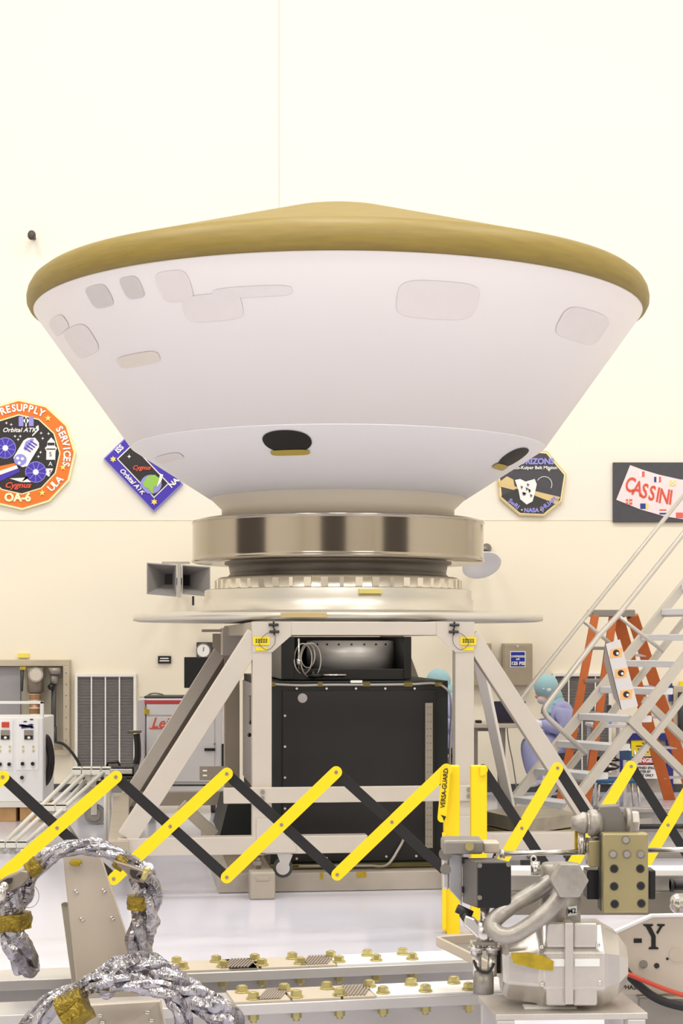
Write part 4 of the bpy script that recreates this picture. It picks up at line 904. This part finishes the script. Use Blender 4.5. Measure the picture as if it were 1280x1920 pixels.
MB().box((2.75,13.6,.2), (2.8,.16,.03)).build('top_flange', BEAMM, o, bevel=.003); MB().box((2.75,13.6,.1), (2.8,.03,.17)).build('web', BEAMM, o); MB().box((2.75,13.6,.015), (2.8,.16,.03)).build('bottom_flange', BEAMM, o, bevel=.003)
o = thing('long_floor_beam', 'nearer long grey beam on the floor beyond the right barrier', 'beam', (2.4,12.3,0))
MB().box((2.85,12.2,.2), (2.2,.16,.03)).build('top_flange', GREYM, o, bevel=.003); MB().box((2.85,12.2,.1), (2.2,.03,.17)).build('web', BEAMM, o); MB().box((2.85,12.2,.015), (2.2,.16,.03)).build('bottom_flange', GREYM, o, bevel=.003)
o = thing('floor_hose', 'black hose lying along the grey floor beam at right', 'hose', (2.4,11.9,0)); MB().tube([(1.9,12.0,.235),(2.3,12.0,.24),(3.6,12.05,.235)], .018, 8).build('hose', HOSE, o)
# ---------------------------------------------------------------- scissor barriers
def bd(px): return 8.47+(8.97-8.47)*px/835           # depth along the barrier
def slat(mb, a, b, Da, Db, w_, t=.012, off=0.):
    p, q = at(*a, Da+off), at(*b, Db+off); d = (q-p).normalized(); sd = V((0,1,0)).cross(d).normalized(); p0 = p; pts = []
    for k in range(9): an = pi*k/8; pts.append(p+sd*cos(an)*w_/2-d*sin(an)*w_/2)
    for k in range(9): an = pi*k/8; pts.append(q-sd*cos(an)*w_/2+d*sin(an)*w_/2)
    return mb.prism(pts, (0,t,0))
def rivet(mb, x, y, D): mb.cyl(at(x,y,D-.004), at(x,y,D+.01), .009, n=12)
SW = .062
bl = thing('scissor_barrier', 'yellow and black expanding scissor barrier left of the yellow double post', 'barrier', V((at(430,0,8.7).x,8.75,0)), 'scissor barriers')
tops = [(-205,1462),(5,1457),(217,1457),(425,1451),(630,1448),(837,1443)]; bots = [(-205,1650),(-3,1648),(213,1648),(425,1645),(632,1640),(838,1636)]
for i in range(1, 6):
    slat(MB(), tops[i], bots[i-1], bd(tops[i][0]), bd(bots[i-1][0]), SW).build('yellow_slat', YEL, bl)
for i in range(0, 5):
    slat(MB(), tops[i], bots[i+1], bd(tops[i][0]), bd(bots[i+1][0]), SW*.85, off=.016).build('black_slat', BLK, bl)
b = MB()
for x, y in tops+bots: rivet(b, x, y, bd(x))
for i in range(1, 6): rivet(b, (tops[i][0]+bots[i-1][0])/2, (tops[i][1]+bots[i-1][1])/2, (bd(tops[i][0])+bd(bots[i-1][0]))/2)
b.build('rivet', GREYM, bl)
PDP = 9.0
def post(par, x0, x1, lug, y1=1436):
    a, c = at(x0,0,PDP).x, at(x1,0,PDP).x; zt_ = at(0,y1,PDP).z
    b = MB().box(((a+c)/2,PDP+.04,zt_/2+.005), (c-a,.075,zt_-.01)); return b.build('post', YEL, par, bevel=.006)
p1 = post(bl, 832, 862, 0); MB().poly([(824,1440),(846,1437),(846,1452),(828,1454)], PDP-.02, .02).build('lug', YEL, bl)
t = MB(); slat(t, (836,1450), (828,1534), PDP-.05, PDP-.05, .045, .006); tg = t.build('hanging_latch', YEL, bl)
b = MB(); b.text('VERSA-GUARD', 833, 1478, 8.5, PDP-.053, ang=85, bold=.02, xs=.92); b.poly([(826,1528),(836,1531),(832,1540),(830,1533)], PDP-.053, .002); b.build('lettering', BLK, tg)
MB().rect(829,1562,836,1742,PDP-.03,.03).build('side_channel', YEL, bl); MB().box((at(850,0,PDP).x,PDP+.13,.012), (.07,.26,.024)).build('foot_plate', YEL, bl)
br = thing('scissor_barrier', 'yellow and black expanding scissor barrier right of the yellow double post', 'barrier', V((at(1080,0,9.2).x,9.3,0)), 'scissor barriers')
def rd(px): return 9.05+(px-905)*.0011
T2 = [(905,1442),(1045,1440),(1183,1437),(1318,1434)]; B2 = [(772,1666),(911,1666),(1049,1663),(1186,1660),(1322,1657)]
for i in range(4): 
    if i: slat(MB(), T2[i], B2[i], rd(T2[i][0]), rd(B2[i][0]), SW).build('yellow_slat', YEL, br)
for i in range(3): slat(MB(), T2[i], B2[i+2], rd(T2[i][0]), rd(B2[i+2][0]), SW*.85, off=.016).build('black_slat', BLK, br)
b = MB()
for x, y in T2+B2[1:]: rivet(b, x, y, rd(x))
for i in range(1, 4): rivet(b, (T2[i][0]+B2[i][0])/2, (T2[i][1]+B2[i][1])/2, (rd(T2[i][0])+rd(B2[i][0]))/2)
b.build('rivet', GREYM, br)
post(br, 883, 913, 0); MB().poly([(900,1437),(914,1440),(914,1446),(908,1453),(900,1455)], PDP-.02, .02).build('lug', YEL, br); MB().box((at(898,0,PDP).x,PDP+.13,.012), (.07,.26,.024)).build('foot_plate', YEL, br)
# ---------------------------------------------------------------- long bolted beams in front
BT = R(12); BU = V((cos(BT), sin(BT), 0)); BV = V((-sin(BT), cos(BT), 0)); BR = M.Rotation(BT,3,'Z')
BZ = .39
proto = {}
def front_beam(px, py, ua, ub, label, u_pads, u_bolts, kind):
    k = (CZ-BZ)/((py-HY)/F); O = at(px, py, k)      # a point on the front top edge
    def Q(u, v, z=0): return O+BU*u+BV*v+V((0,0,z))
    o = thing('bolted_beam', label, 'beam', Q((ua+ub)/2,.1,-BZ), 'front beams'); mid = (ua+ub)/2
    MB().box(Q(mid,.1,-.0175), (ub-ua,.2,.035), BR).build('top_flange', BEAMM, o, bevel=.003)
    MB().box(Q(mid,.1,-.19), (ub-ua,.03,.32), BR).build('web', BEAMM, o); MB().box(Q(mid,.1,-BZ+.02), (ub-ua,.2,.04), BR).build('bottom_flange', BEAMM, o, bevel=.003)
    for (a, c, m) in u_pads:
        MB().box(Q((a+c)/2,.1,.004), (c-a,.185,.008), BR).build('pad', {'w':BEAMW,'t':BEAMT,'r':BEAMT}[m], o, bevel=.001)
        if m == 'r':
            b = MB(); n = 9
            for i in range(n):
                u = a+(c-a)*(i+.5)/n; b.beam(Q(u-.03,.02,.010), Q(u+.03,.18,.010), .006, .006)
            r_ = b.build('rib', mat('rib_dark', (150,138,126), .5) if 'rib_dark' not in MATS else MATS['rib_dark'], o)
    for (u, v) in u_bolts:
        if 'b' not in proto:
            z0 = V((0,0,0)); b = MB().cyl((0,0,0),(0,0,.005), .023, n=20).cyl((0,0,.005),(0,0,.021), .018, n=6).cyl((0,0,.021),(0,0,.024), .014, .012, n=12)
            b.cyl((0,0,-.066),(0,0,-.043), .018, n=6).cyl((0,0,-.075),(0,0,-.06), .011, n=12).cyl((0,0,-.04),(0,0,.0), .01, n=10)
            c = b.build('bolt', BRASS); c.parent = o; proto['b'] = c
        else: c = proto['b'].copy(); COL.objects.link(c); c.parent = o
        c.location = Q(u, v, .008)-o.location
    return Q
def uof(px, py, px2):           # distance along the beam between two picture columns
    k = (CZ-BZ)/((py-HY)/F); O = at(px, py, k); q = (px2-HX)/F; return (q*O.y-O.x)/(BU.x-q*BU.y)
X = lambda x: uof(600,1815,x)
pb = [(x, v) for x in (300,340,416,490,562,636,706,774) for v in (.15,.05)]
front_beam(600,1815,X(-120),X(905),'farther of the two long bolted metal beams in the foreground',
    [(X(310),X(395),'t'),(X(395),X(485),'t'),(X(430),X(484),'r'),(X(492),X(580),'t'),(X(580),X(632),'r'),(X(634),X(905),'w')],
    [(X(x)+(.0 if v > .1 else .01), v) for x, v in pb], 0)
X = lambda x: uof(720,1872,x)
pb = [(x, v) for x in (467,548,630,712,792,874) for v in (.15,.04)]
front_beam(720,1872,X(-150),X(960),'nearer of the two long bolted metal beams in the foreground',
    [(X(440),X(500),'t'),(X(500),X(545),'r'),(X(550),X(640),'t'),(X(645),X(705),'r'),(X(708),X(955),'w')],
    [(X(x)+(.0 if v > .1 else .02), v) for x, v in pb], 0)
# ---------------------------------------------------------------- left foreground plates and wrapped harness
FD = 5.75
o = thing('tapered_plate', 'tall tapered beige metal plate standing in the left foreground', 'plate', at(200,1850,FD))
pts = [(117,1606),(121,1600),(182,1598),(187,1604),(264,1838),(264,1910),(150,1910)]
MB().poly(pts, FD, .03).build('face', PLATE, o, bevel=.004)
b = MB()
for x, y in ((143,1670),(195,1668),(154,1722),(211,1720),(150,1616),(138,1618)):
    b.ell(at(x-2,y,FD-.002), (.0075,.005,.005), 8).ell(at(x+1,y+4,FD-.002), (.0075,.005,.005), 8)
b.build('rivet', CHROME, o)
MB().ell(at(142,1618,FD-.004), (.022,.006,.012), 10).build('amber_seal', TAPE, o)
ch = MB().poly([(114,1694),(131,1692),(152,1852),(136,1856)], FD+.06, .06).build('side_channel', mat('channel_beige', (190,182,166), .42, .3), o, bevel=.003)
b = MB()
for k in range(22):
    y = 1732+5*k; x = 134.5+(y-1732)*.135; b.cyl(at(x-2.5,y,FD+.05), at(x+3.5,y-2.2,FD+.05), .0042, n=6)
b.build('spring', GREYM, ch); MB().disc(122,1696,7,FD+.055,.01,14,ry=4).build('cap', GREYM, ch)
o2 = thing('riveted_plate', 'metal plate under the wrapped harness at the bottom left', 'plate', at(235,1930,5.05))
MB().prism([at(160,1884,5.12),at(300,1876,5.12),at(322,1990,5.05),at(322,2178,5.05),at(150,2178,5.05),at(150,1990,5.05)], (0,.03,0)).build('face', PLATE, o2, bevel=.004)
b = MB()
for x, y in ((187,1905),(276,1899),(284,1914),(192,1918)): b.ell(at(x,y,5.095), (.010,.006,.006), 8)
b.build('rivet', CHROME, o2)
def foil(par, pts, r, seed, D=None, tw=2, n=14, res=14, taper=None, amp=.5, nm='foil_strand', m=FOIL):
    path = spline(pts, res); Lp = len(path); out = []
    for j in range(tw):
        q = []; n = 11
        for i, p in enumerate(path):
            t = (path[min(i+1,Lp-1)]-path[max(i-1,0)]).normalized(); sd = t.cross(V((0,1,0)))
            sd = sd.normalized() if sd.length > .01 else V((1,0,0)); up = V((0,1,0)); a = i*.085+2*pi*j/tw+seed
            q.append(p+(sd*cos(a)+up*sin(a))*r*(.72 if tw > 1 else 0))
        rr = [r*(.78 if tw > 1 else 1.15)*(1+.12*noise.noise(V((i*.1,seed,j))))*(1,.8,.92,.7)[j%4] for i in range(Lp)]
        ob = MB().tube(q, r, n, radii=rr, crumple=amp, seed=seed+j*5).build(nm, m, par); out.append(ob)
    return out
hn = thing('foil_harness', 'crinkled silver foil-wrapped cable harness arching over the tapered plate', 'harness', at(200,1600,FD-.1))
H0 = FD-.1
foil(hn, [at(40,1665,H0),at(70,1625,H0),at(110,1597,H0),at(160,1588,H0),at(205,1596,H0),at(245,1618,H0),at(262,1640,H0)], .021, 1.2, tw=4, res=18, amp=.35)
foil(hn, [at(262,1632,H0),at(277,1665,H0),at(274,1710,H0),at(265,1752,H0),at(266,1812,H0+.06)], .034, 4.4, tw=3, res=18, amp=.4)
foil(hn, [at(42,1650,H0),at(30,1690,H0),at(22,1730,H0),at(34,1775,H0),at(52,1822,H0+.08)], .034, 7.7, tw=3, res=18, amp=.4)
def band(par, a, b_, r, D): MB().tube(spline([at(*a,D),at((a[0]+b_[0])/2,(a[1]+b_[1])/2,D),at(*b_,D)],5), r, 14, crumple=.2, seed=a[0]).build('amber_tape', FOILG, par)
band(hn, (55,1634), (74,1618), .03, H0-.02); band(hn, (258,1680), (256,1705), .035, H0-.03); band(hn, (22,1712), (24,1742), .062, H0); band(hn, (216,1612), (234,1624), .024, H0-.03)
MB().tube([at(54+19*cos(a),1680+22*sin(a),H0) for a in [2*pi*k/26 for k in range(26)]], .0012, 5, closed=True).build('wire_loop', CABLE, hn)
def clevis(par, pts, D, w_, m, hole):
    c = MB().poly(pts, D, w_).build('clevis', m, par, bevel=.006, seg=3); MB().poly(hole, D-.004, .01).build('slot', HOLE, c); return c
c = clevis(hn, [(-10,1658),(8,1645),(40,1632),(52,1634),(54,1646),(40,1662),(10,1676),(-10,1684)], H0-.08, .05, CLEV, [(-10,1660),(14,1647),(24,1647),(22,1655),(2,1664),(-10,1668)])
MB().cyl(at(3,1660,H0-.1), at(3,1690,H0-.1), .016).ell(at(8,1662,H0-.1), .016, 10).build('pin', CHROME, c)
c = clevis(hn, [(212,1614),(240,1622),(262,1630),(284,1638),(282,1643),(262,1639),(256,1644),(268,1652),(270,1657),(248,1652),(238,1640)], H0-.08, .04, CLEV, [(244,1630),(260,1634),(254,1642),(262,1650),(248,1646),(243,1638)])
MB().cyl(at(268,1650,H0-.1), at(276,1628,H0-.1), .010).ell(at(276,1630,H0-.1), (.014,.014,.009), 8).build('pin', BRASS, c)
hn2 = thing('foil_harness', 'thick crumpled silver foil-wrapped harness at the bottom left edge', 'harness', at(240,1860,5.0)); H1 = 4.96
foil(hn2, [at(50,1945,H1),at(95,1890,H1),at(150,1854,H1),at(205,1843,H1),at(262,1846,H1),at(310,1858,H1),at(335,1888,H1),at(350,1960,H1)], .02, 2.2, tw=3, res=20, amp=.4)
foil(hn2, [at(185,1850,H1+.08),at(215,1825,H1+.08),at(265,1812,H1+.08),at(310,1828,H1+.06),at(345,1856,H1+.04),at(390,1885,H1),at(425,1915,H1),at(440,1960,H1)], .032, 9.1, tw=4, res=20, amp=.4)
foil(hn2, [at(30,1960,H1+.05),at(90,1885,H1+.06),at(160,1848,H1+.06),at(190,1838,H1+.06)], .022, 5.1, tw=2, res=18)
band(hn2, (112,1897), (160,1874), .042, H1-.03); band(hn2, (126,1920), (165,1888), .036, H1-.06)
# ---------------------------------------------------------------- right foreground machinery
GD = 4.95; KG = GD/F
o = thing('machine_platform', 'flat metal platform frame under the cast actuator', 'platform', (at(1060,0,4.95).x,4.95,0))
zp = at(0,1902,4.8).z
cs_ = [at(929,1902,4.8), at(1214,1898,4.82), at(1166,1866,5.1), at(896,1872,5.06)]; cs_ = [V((p.x,p.y,zp)) for p in cs_]
MB().prism(cs_, (0,0,-.018)).build('top_plate', CAST, o, bevel=.002)
for p in cs_: c = sum(cs_,V())/4; e = c+(p-c)*.86; MB().box((e.x,e.y,(zp-.018)/2), (.05,.05,zp-.018)).build('leg', BEAMM, o, bevel=.003)
MB().box((at(1030,0,4.9).x,4.9,zp+.0015), (.15,.05,.003)).build('pale_label', LABELW, o)
# cast actuator
ac = thing('cast_actuator', 'grey cast aluminium gearbox actuator with a lifting shackle on top', 'actuator', (at(1060,0,GD).x,GD,zp))
yc = 1806; pr = [(938,0),(938,56),(948,68),(1004,76),(1012,86),(1122,86),(1128,80),(1152,66),(1172,36),(1172,0)]
b = MB(); n = 8
rings = []
for x, r in pr:
    rings.append([at(x,yc,GD)+V((0,-cos(2*pi*(i+.5)/n)*r*KG*.95,sin(2*pi*(i+.5)/n)*r*KG)) for i in range(n)])
vs = [p for r_ in rings for p in r_]; b.add(vs, [(k*n+i,k*n+(i+1)%n,(k+1)*n+(i+1)%n,(k+1)*n+i) for k in range(len(pr)-1) for i in range(n)])
b.build('housing', CAST, ac, bevel=.006, seg=3)
fy = GD-.125
for (x0,y0,x1,y1) in ((1022,1728,1062,1775),(1072,1728,1118,1775),(1022,1832,1062,1884),(1072,1832,1118,1884)):
    MB().prism([at(x0,y0,fy+.03),at(x1,y0,fy+.03),at(x1,y1,fy+.03),at(x0,y1,fy+.03)], (0,-.022 if y0 < 1800 else -.02,0)).build('rib_block', CAST, ac, bevel=.008, seg=3)
MB().rect(1059,1730,1075,1884,fy-.005,.06).build('centre_rib', CAST, ac, bevel=.004)
for (x0,x1) in ((1030,1058),(1077,1124)): MB().rect(x0,1798,x1,1812,fy+.004,.004).build('white_label', LABELW, ac)
b = MB()
for x, y in ((1015,1775),(1120,1772),(1016,1846),(1124,1843)): b.ell(at(x,y,fy+.01), (.008,.006,.008), 10)
b.build('bolt', CHROME, ac)
MB().poly([(958,1787),(990,1786),(1018,1792),(1038,1803),(1036,1820),(1010,1818),(985,1812),(962,1806)], fy+.0, .006).build('yellow_tape', TAPE, ac); MB().poly([(950,1757),(968,1746),(988,1744),(986,1758),(960,1762)], fy+.03, .006).build('yellow_tape', TAPE, ac)
MB().poly([(941,1788),(957,1796),(957,1850),(943,1840)], fy+.04, .004).build('striped_label', mat('striped_label', (206,204,200), .5), ac)
MB().lathe([(.058*1.0,-.03),(.06,.0),(.06,.06),(.05,.075),(.056,.08),(.056,.15),(.05,.16),(0,.16)], at(1049,1722,GD), 32).build('neck', SHACK, ac)
sl = MB().poly([(1064,1701),(1081,1699),(1081,1715),(1064,1718)], GD-.064, .004).build('white_label', LABELW, ac); MB().text('M2', 1072, 1708.5, 9, GD-.067, ang=6, bold=.02).build('lettering', BLACKP, sl)
# shackle
shp = [at(1046,1640,GD-.02),at(1010,1668,GD-.04),at(965,1695,GD-.07),at(937,1715,GD-.09),at(922,1734,GD-.10),at(936,1752,GD-.12),at(964,1752,GD-.13),at(1008,1724,GD-.13),at(1042,1692,GD-.12),at(1056,1660,GD-.09)]
MB().tube(spline(shp,8), .024, 16).build('shackle_bow', SHACK, ac)
hb0, hb1 = at(1052,1640,GD-.02), at(1066,1650,GD-.16); hd = (hb1-hb0).normalized()
MB().cyl(hb0, hb1, .04, n=20).cyl(hb1-hd*.01, hb1+hd*.022, .056, .053, n=6, sm=False).build('shackle_bolt', SHACK, ac, bevel=.003)
MB().tube([at(1000+5*cos(a),1611+6*sin(a),GD-.04) for a in [2*pi*k/14 for k in range(14)]], .003, 6, closed=True).cyl(at(1004,1640,GD-.04), at(1003,1616,GD-.04), .014).build('eye_pin', CHROME, ac)
# black motor
mo = thing('black_motor', 'square black motor on a grey bracket left of the shackle', 'motor', (at(910,0,4.85).x,4.95,at(0,1705,4.85).z))
MD = 4.85
MB().prism([at(895,1618,MD),at(958,1617,MD),at(958,1692,MD),at(947,1703,MD),at(895,1703,MD)], (0,.02,0)).build('end_face', BLACKS, mo, bevel=.003)
MB().prism([at(894,1617,MD+.02),at(958,1616,MD+.02),at(958,1692,MD+.02),at(947,1703,MD+.02),at(894,1703,MD+.02)], at(866,1609,MD+.16)-at(894,1617,MD+.02)).build('case', MOTORG, mo, bevel=.004)
b = MB()
for x, y in ((899,1623),(953,1621),(899,1683)): b.cyl(at(x,y,MD+.002), at(x,y,MD-.006), .007, n=12)
b.build('screw', CHROME, mo)
b = MB()
for y in (1613,1668): b.rect(866,y-5,878,y+6,MD+.14,.01)
b.build('corner_notch', BLACKP, mo)
MB().poly([(842,1600),(866,1603),(866,1700),(862,1690),(842,1668)], MD+.17, .02).build('bracket_plate', mat('bracket_grey', (176,176,178), .4, .4), mo, bevel=.003)
MB().rect(830,1576,906,1602,MD+.12,.12).build('gear_head', GREYM, mo, bevel=.008); MB().rect(906,1580,936,1600,MD+.15,.08).build('gear_block', PLATE, mo, bevel=.004)
MB().rect(829,1600,842,1668,MD+.18,.06).build('side_block', CHROME, mo, bevel=.006); MB().cyl(at(880,1587,MD+.12), at(880,1587,MD+.108), .013).build('bolt', BRASS, mo)
b = MB().cyl(at(835,1601,MD+.16), at(835,1601,MD+.2), .02).cyl(at(835,1630,MD+.17), at(835,1630,MD+.2), .016); b.build('gear', CHROME, mo)
# linkage below the motor
lk = thing('clamp_linkage', 'bright metal clamp linkage hanging under the black motor', 'linkage', at(905,1850,4.9)); LKD = 4.92
MB().cyl(at(909,1730,LKD), at(909,1702,LKD), .014).cyl(at(905,1770,LKD), at(907,1728,LKD), .026).build('shaft', CHROME, lk)
MB().poly([(872,1715),(890,1722),(905,1740),(930,1745),(928,1765),(905,1770),(885,1750),(868,1735)], LKD-.02, .04).build('clamp_arm', CHROME, lk, bevel=.006)
MB().cyl(at(856,1703,LKD), at(884,1716,LKD), .013).cyl(at(868,1712,LKD), at(880,1730,LKD), .014).build('black_grip', HOSE, lk)
for x in (893,922): MB().cyl(at(x,1790,LKD), at(x-1,1762,LKD), .017).cyl(at(x,1781,LKD), at(x,1774,LKD), .024).cyl(at(x,1830,LKD), at(x,1790,LKD), .014).build('cylinder', CHROME, lk)
MB().rect(886,1766,930,1772,LKD-.03,.06).build('cross_plate', GREYM, lk, bevel=.003); MB().rect(925,1775,940,1825,LKD+.03,.03).build('dark_bracket', HOLE, lk)
MB().tube(spline([at(888,1800,LKD-.03),at(896,1818,LKD-.03),at(916,1822,LKD-.03),at(926,1806,LKD-.03)],6), .004, 6).build('wire', HOSE, lk)
MB().cyl(at(906,1862,LKD), at(906,1820,LKD), .03).build('base_stub', GREYM, lk)
# tray
o = thing('angle_tray', 'open metal angle tray left of the cast actuator', 'tray', at(890,1800,5.2))
zt4 = at(0,1760,5.6).z; a, c, d_, e = V((at(820,1760,5.6).x,5.6,zt4)), V((at(962,1848,4.98).x,4.98,zt4)), V((at(1075,0,5.0).x,5.15,zt4)), V((at(955,0,5.7).x,5.7,zt4))
for p, q, nm in ((a,c,'front_lip'),(a,e,'back_lip')): MB().beam(p-V((0,0,.008)), q-V((0,0,.008)), .012, .03).build(nm, PLATE, o, bevel=.002)
MB().prism([a,c,d_,e], (0,0,-.006)).build('floor_plate', GREYM, o).location = (0,0,-.02)
# rail, rod, gold plate and eye nuts
o = thing('support_rail', 'pale horizontal rail with grey web behind the gold plate', 'rail', (at(1130,0,5.7).x,5.7,at(0,1700,5.7).z)); RD = 5.6
MB().rect(948,1630,1420,1643,RD,.1).build('top_flange', BEAMW, o, bevel=.004); MB().rect(948,1643,1420,1672,RD+.06,.05).build('web', BEAMM, o); MB().rect(948,1672,1420,1716,RD+.02,.14).build('lower_flange', GREYM, o, bevel=.004)
o = thing('threaded_rod', 'thin steel rod running horizontally above the actuator', 'rod', at(1100,1598,5.0)); MB().cyl(at(936,1601,5.02), at(1105,1597,5.02), .0085, n=14).build('rod', CHROME, o); MB().cyl(at(936,1601,5.02), at(946,1601,5.02), .014, n=12).build('end_nut', CHROME, o); MB().cyl(at(1214,1594,5.02), at(1400,1591,5.02), .008, n=14).build('rod_extension', CHROME, o)
gp = thing('gold_clamp_plate', 'olive gold bolted clamp plate at right of the actuator', 'plate', at(1172,1712,4.9)); GPD = 4.9
MB().rect(1130,1563,1215,1712,GPD,.05).build('plate', BRASSD, gp, bevel=.004); MB().rect(1126,1566,1134,1708,GPD+.03,.06).build('backing', GREYD, gp)
for i, (x, y) in enumerate(((1173,1575),(1149,1602),(1175,1602),(1201,1602),(1151,1629),(1200,1629),(1151,1662),(1201,1661),(1152,1695),(1202,1694))):
    c = MB().cyl(at(x,y,GPD+.002), at(x,y,GPD-.003), .0125, n=20).build('bolt', GREYM if i < 4 else GREYD, gp); (MB().cyl(at(x,y,GPD-.003), at(x,y,GPD-.012), .009, n=14) if i < 4 else MB().cyl(at(x,y,GPD-.0031), at(x,y,GPD-.004), .0095, n=14)).build('head', SHACK if i < 4 else BLACKP, c)
for x0, x1 in ((1100,1128),(1216,1229)): MB().rect(x0,1632,x1,1687,GPD+.08,.08).build('black_block', BLACKS, gp, bevel=.004)
MB().rect(1104,1576,1128,1626,GPD+.06,.08).build('spacer', BRASSD, gp, bevel=.004)
en = thing('eye_nut_stack', 'grey lug plate with large washers and hex nuts above the gold plate', 'fastener', at(1150,1565,5.0)); EN = 5.0
MB().poly([(1120,1520),(1124,1512),(1160,1510),(1182,1560),(1180,1566),(1126,1566)], EN-.02, .05).build('lug', mat('lug_grey', (128,124,120), .45, .3), en, bevel=.004)
MB().poly([(1126,1566),(1120,1566),(1114,1530),(1120,1515),(1124,1512)], EN-.01, .07).build('lug_side', GREYD, en)
y = 1543
MB().lathe([(.0,0),(.03,0),(.038,.01),(.042,.03),(.036,.04),(0,.04)], at(1128,y,EN), 28, (-1,0,0)).build('washer', SHACK, en)
MB().cyl(at(1116,y,EN), at(1100,y,EN), .034, n=6, sm=False).build('hex_nut', CAST, en, bevel=.003)
MB().lathe([(0,0),(.03,0),(.033,.012),(.024,.03),(.018,.045),(0,.046)], at(1100,y,EN), 24, (-1,0,0)).build('ball_end', SHACK, en)
MB().cyl(at(1172,y-4,EN), at(1182,y-4,EN), .038, n=24).build('washer', SHACK, en); MB().cyl(at(1181,y-4,EN), at(1196,y-4,EN), .032, n=6, sm=False).build('hex_nut', CAST, en, bevel=.003)
b = MB(); b.cyl(at(1090,1600,EN), at(1090,1562,EN), .011).cyl(at(1110,1618,EN), at(1110,1570,EN), .02); b.build('stud', CHROME, en); MB().rect(1078,1558,1086,1600,EN+.02,.02).build('brass_strip', TAPE, en)
# lettered panel
yp = thing('lettered_panel', 'beige metal panel stencilled with a black minus Y', 'panel', at(1210,1866,5.25)); YD = 5.22
MB().poly([(1085,1866),(1150,1748),(1222,1716),(1420,1712),(1420,1850),(1222,1866)], YD, .03).build('panel', PLATE, yp, bevel=.003)
MB().poly([(1150,1748),(1222,1716),(1420,1712),(1420,1716),(1223,1720),(1152,1752)], YD-.012, .03).build('edge_flange', BEAMW, yp)
b = MB(); x, y = 1228, 1757
b.poly([(1188,1760),(1203,1760),(1203,1768),(1188,1768)], YD-.003, .002)
b.poly([(1206,1733),(1224,1733),(1224,1736),(1220,1737),(1229,1755),(1229,1775),(1234,1777),(1234,1780),(1216,1780),(1216,1777),(1221,1775),(1221,1757),(1210,1737),(1206,1736)], YD-.003, .002)
b.poly([(1232,1733),(1246,1733),(1246,1736),(1242,1737),(1233,1752),(1230,1749),(1237,1737),(1232,1736)], YD-.003, .002)
b.text('120 VAC, 5A', 1203, 1836, 7, YD-.003, ang=-1, bold=.02, align='RIGHT'); b.text('SINGLE PHASE', 1198, 1852, 8, YD-.003, ang=-1, bold=.02, align='RIGHT')
b.build('lettering', BLACKP, yp)
b = MB()
for x, y, r in ((1231,1811,5),(1251,1798,2.5)): b.disc(x, y, r, YD-.003, .003, 16)
b.build('hole', HOLE, yp); MB().cyl(at(1206,1808,YD), at(1206,1808,YD-.015), .009, n=6).cyl(at(1206,1808,YD), at(1206,1808,YD-.004), .013).build('bolt', CHROME, yp); MB().disc(1268,1790,14,YD-.002,.002,30).build('faint_disc', mat('disc_beige', (200,188,170), .5), yp)
zb5 = at(0,1866,YD).z-.001; o = thing('grey_base_beam', 'grey metal base beam below the lettered panel', 'beam', (at(1290,0,5.4).x,5.35,0)); MB().box((at(1300,0,5.35).x,5.35,zb5/2), (at(1420,0,5.35).x-at(1180,0,5.35).x,.3,zb5)).build('beam', GREYM, o, bevel=.006)
for c_, pts, r in (('black',[(1150,1792),(1162,1803),(1180,1830),(1215,1862),(1250,1880),(1300,1892)],.013),('red',[(1150,1820),(1170,1824),(1205,1838),(1250,1856),(1300,1872)],.007)):
    o = thing('power_cord', c_+' cable curving down across the lettered panel', 'cable', at(1200,1850,YD-.05)); MB().tube(spline([at(x,y,YD-(.05 if c_ == 'black' else .085)) for x, y in pts],6), r, 10).build('cable', HOSE if c_ == 'black' else REDC, o)
o = thing('round_pipe_end', 'shiny rounded metal pipe end at the right edge above the panel', 'pipe', at(1275,1714,5.3)); MB().cyl(at(1270,1694,5.3), at(1400,1694,5.3), .032, n=24).ell(at(1270,1694,5.3), (.026,.032,.032), 20).build('pipe', CHROME, o); zs = at(0,1712,5.3).z; MB().box((at(1330,0,5.3).x,5.32,(zs+.02)/2+.22), (.06,.05,zs+.02-.44)).build('saddle_post', GREYM, o)
o = thing('dark_rail_fitting', 'dark fitting on the pale rail at the right edge', 'fitting', at(1270,1665,5.55)); MB().cyl(at(1256,1660,5.56), at(1300,1660,5.56), .016, n=16).cyl(at(1256,1660,5.56), at(1262,1660,5.56), .022, n=16).build('body', HOSE, o)

# repeats of one kind share a group
by_kind = {}
for o_ in COL.objects:
    if o_.parent is None and 'category' in o_: by_kind.setdefault(o_.name.split('.')[0], []).append(o_)
for k_, l_ in by_kind.items():
    if len(l_) > 1:
        for o_ in l_:
            if 'group' not in o_: o_['group'] = 'people' if k_ == 'person' else k_.replace('_', ' ')+'s'
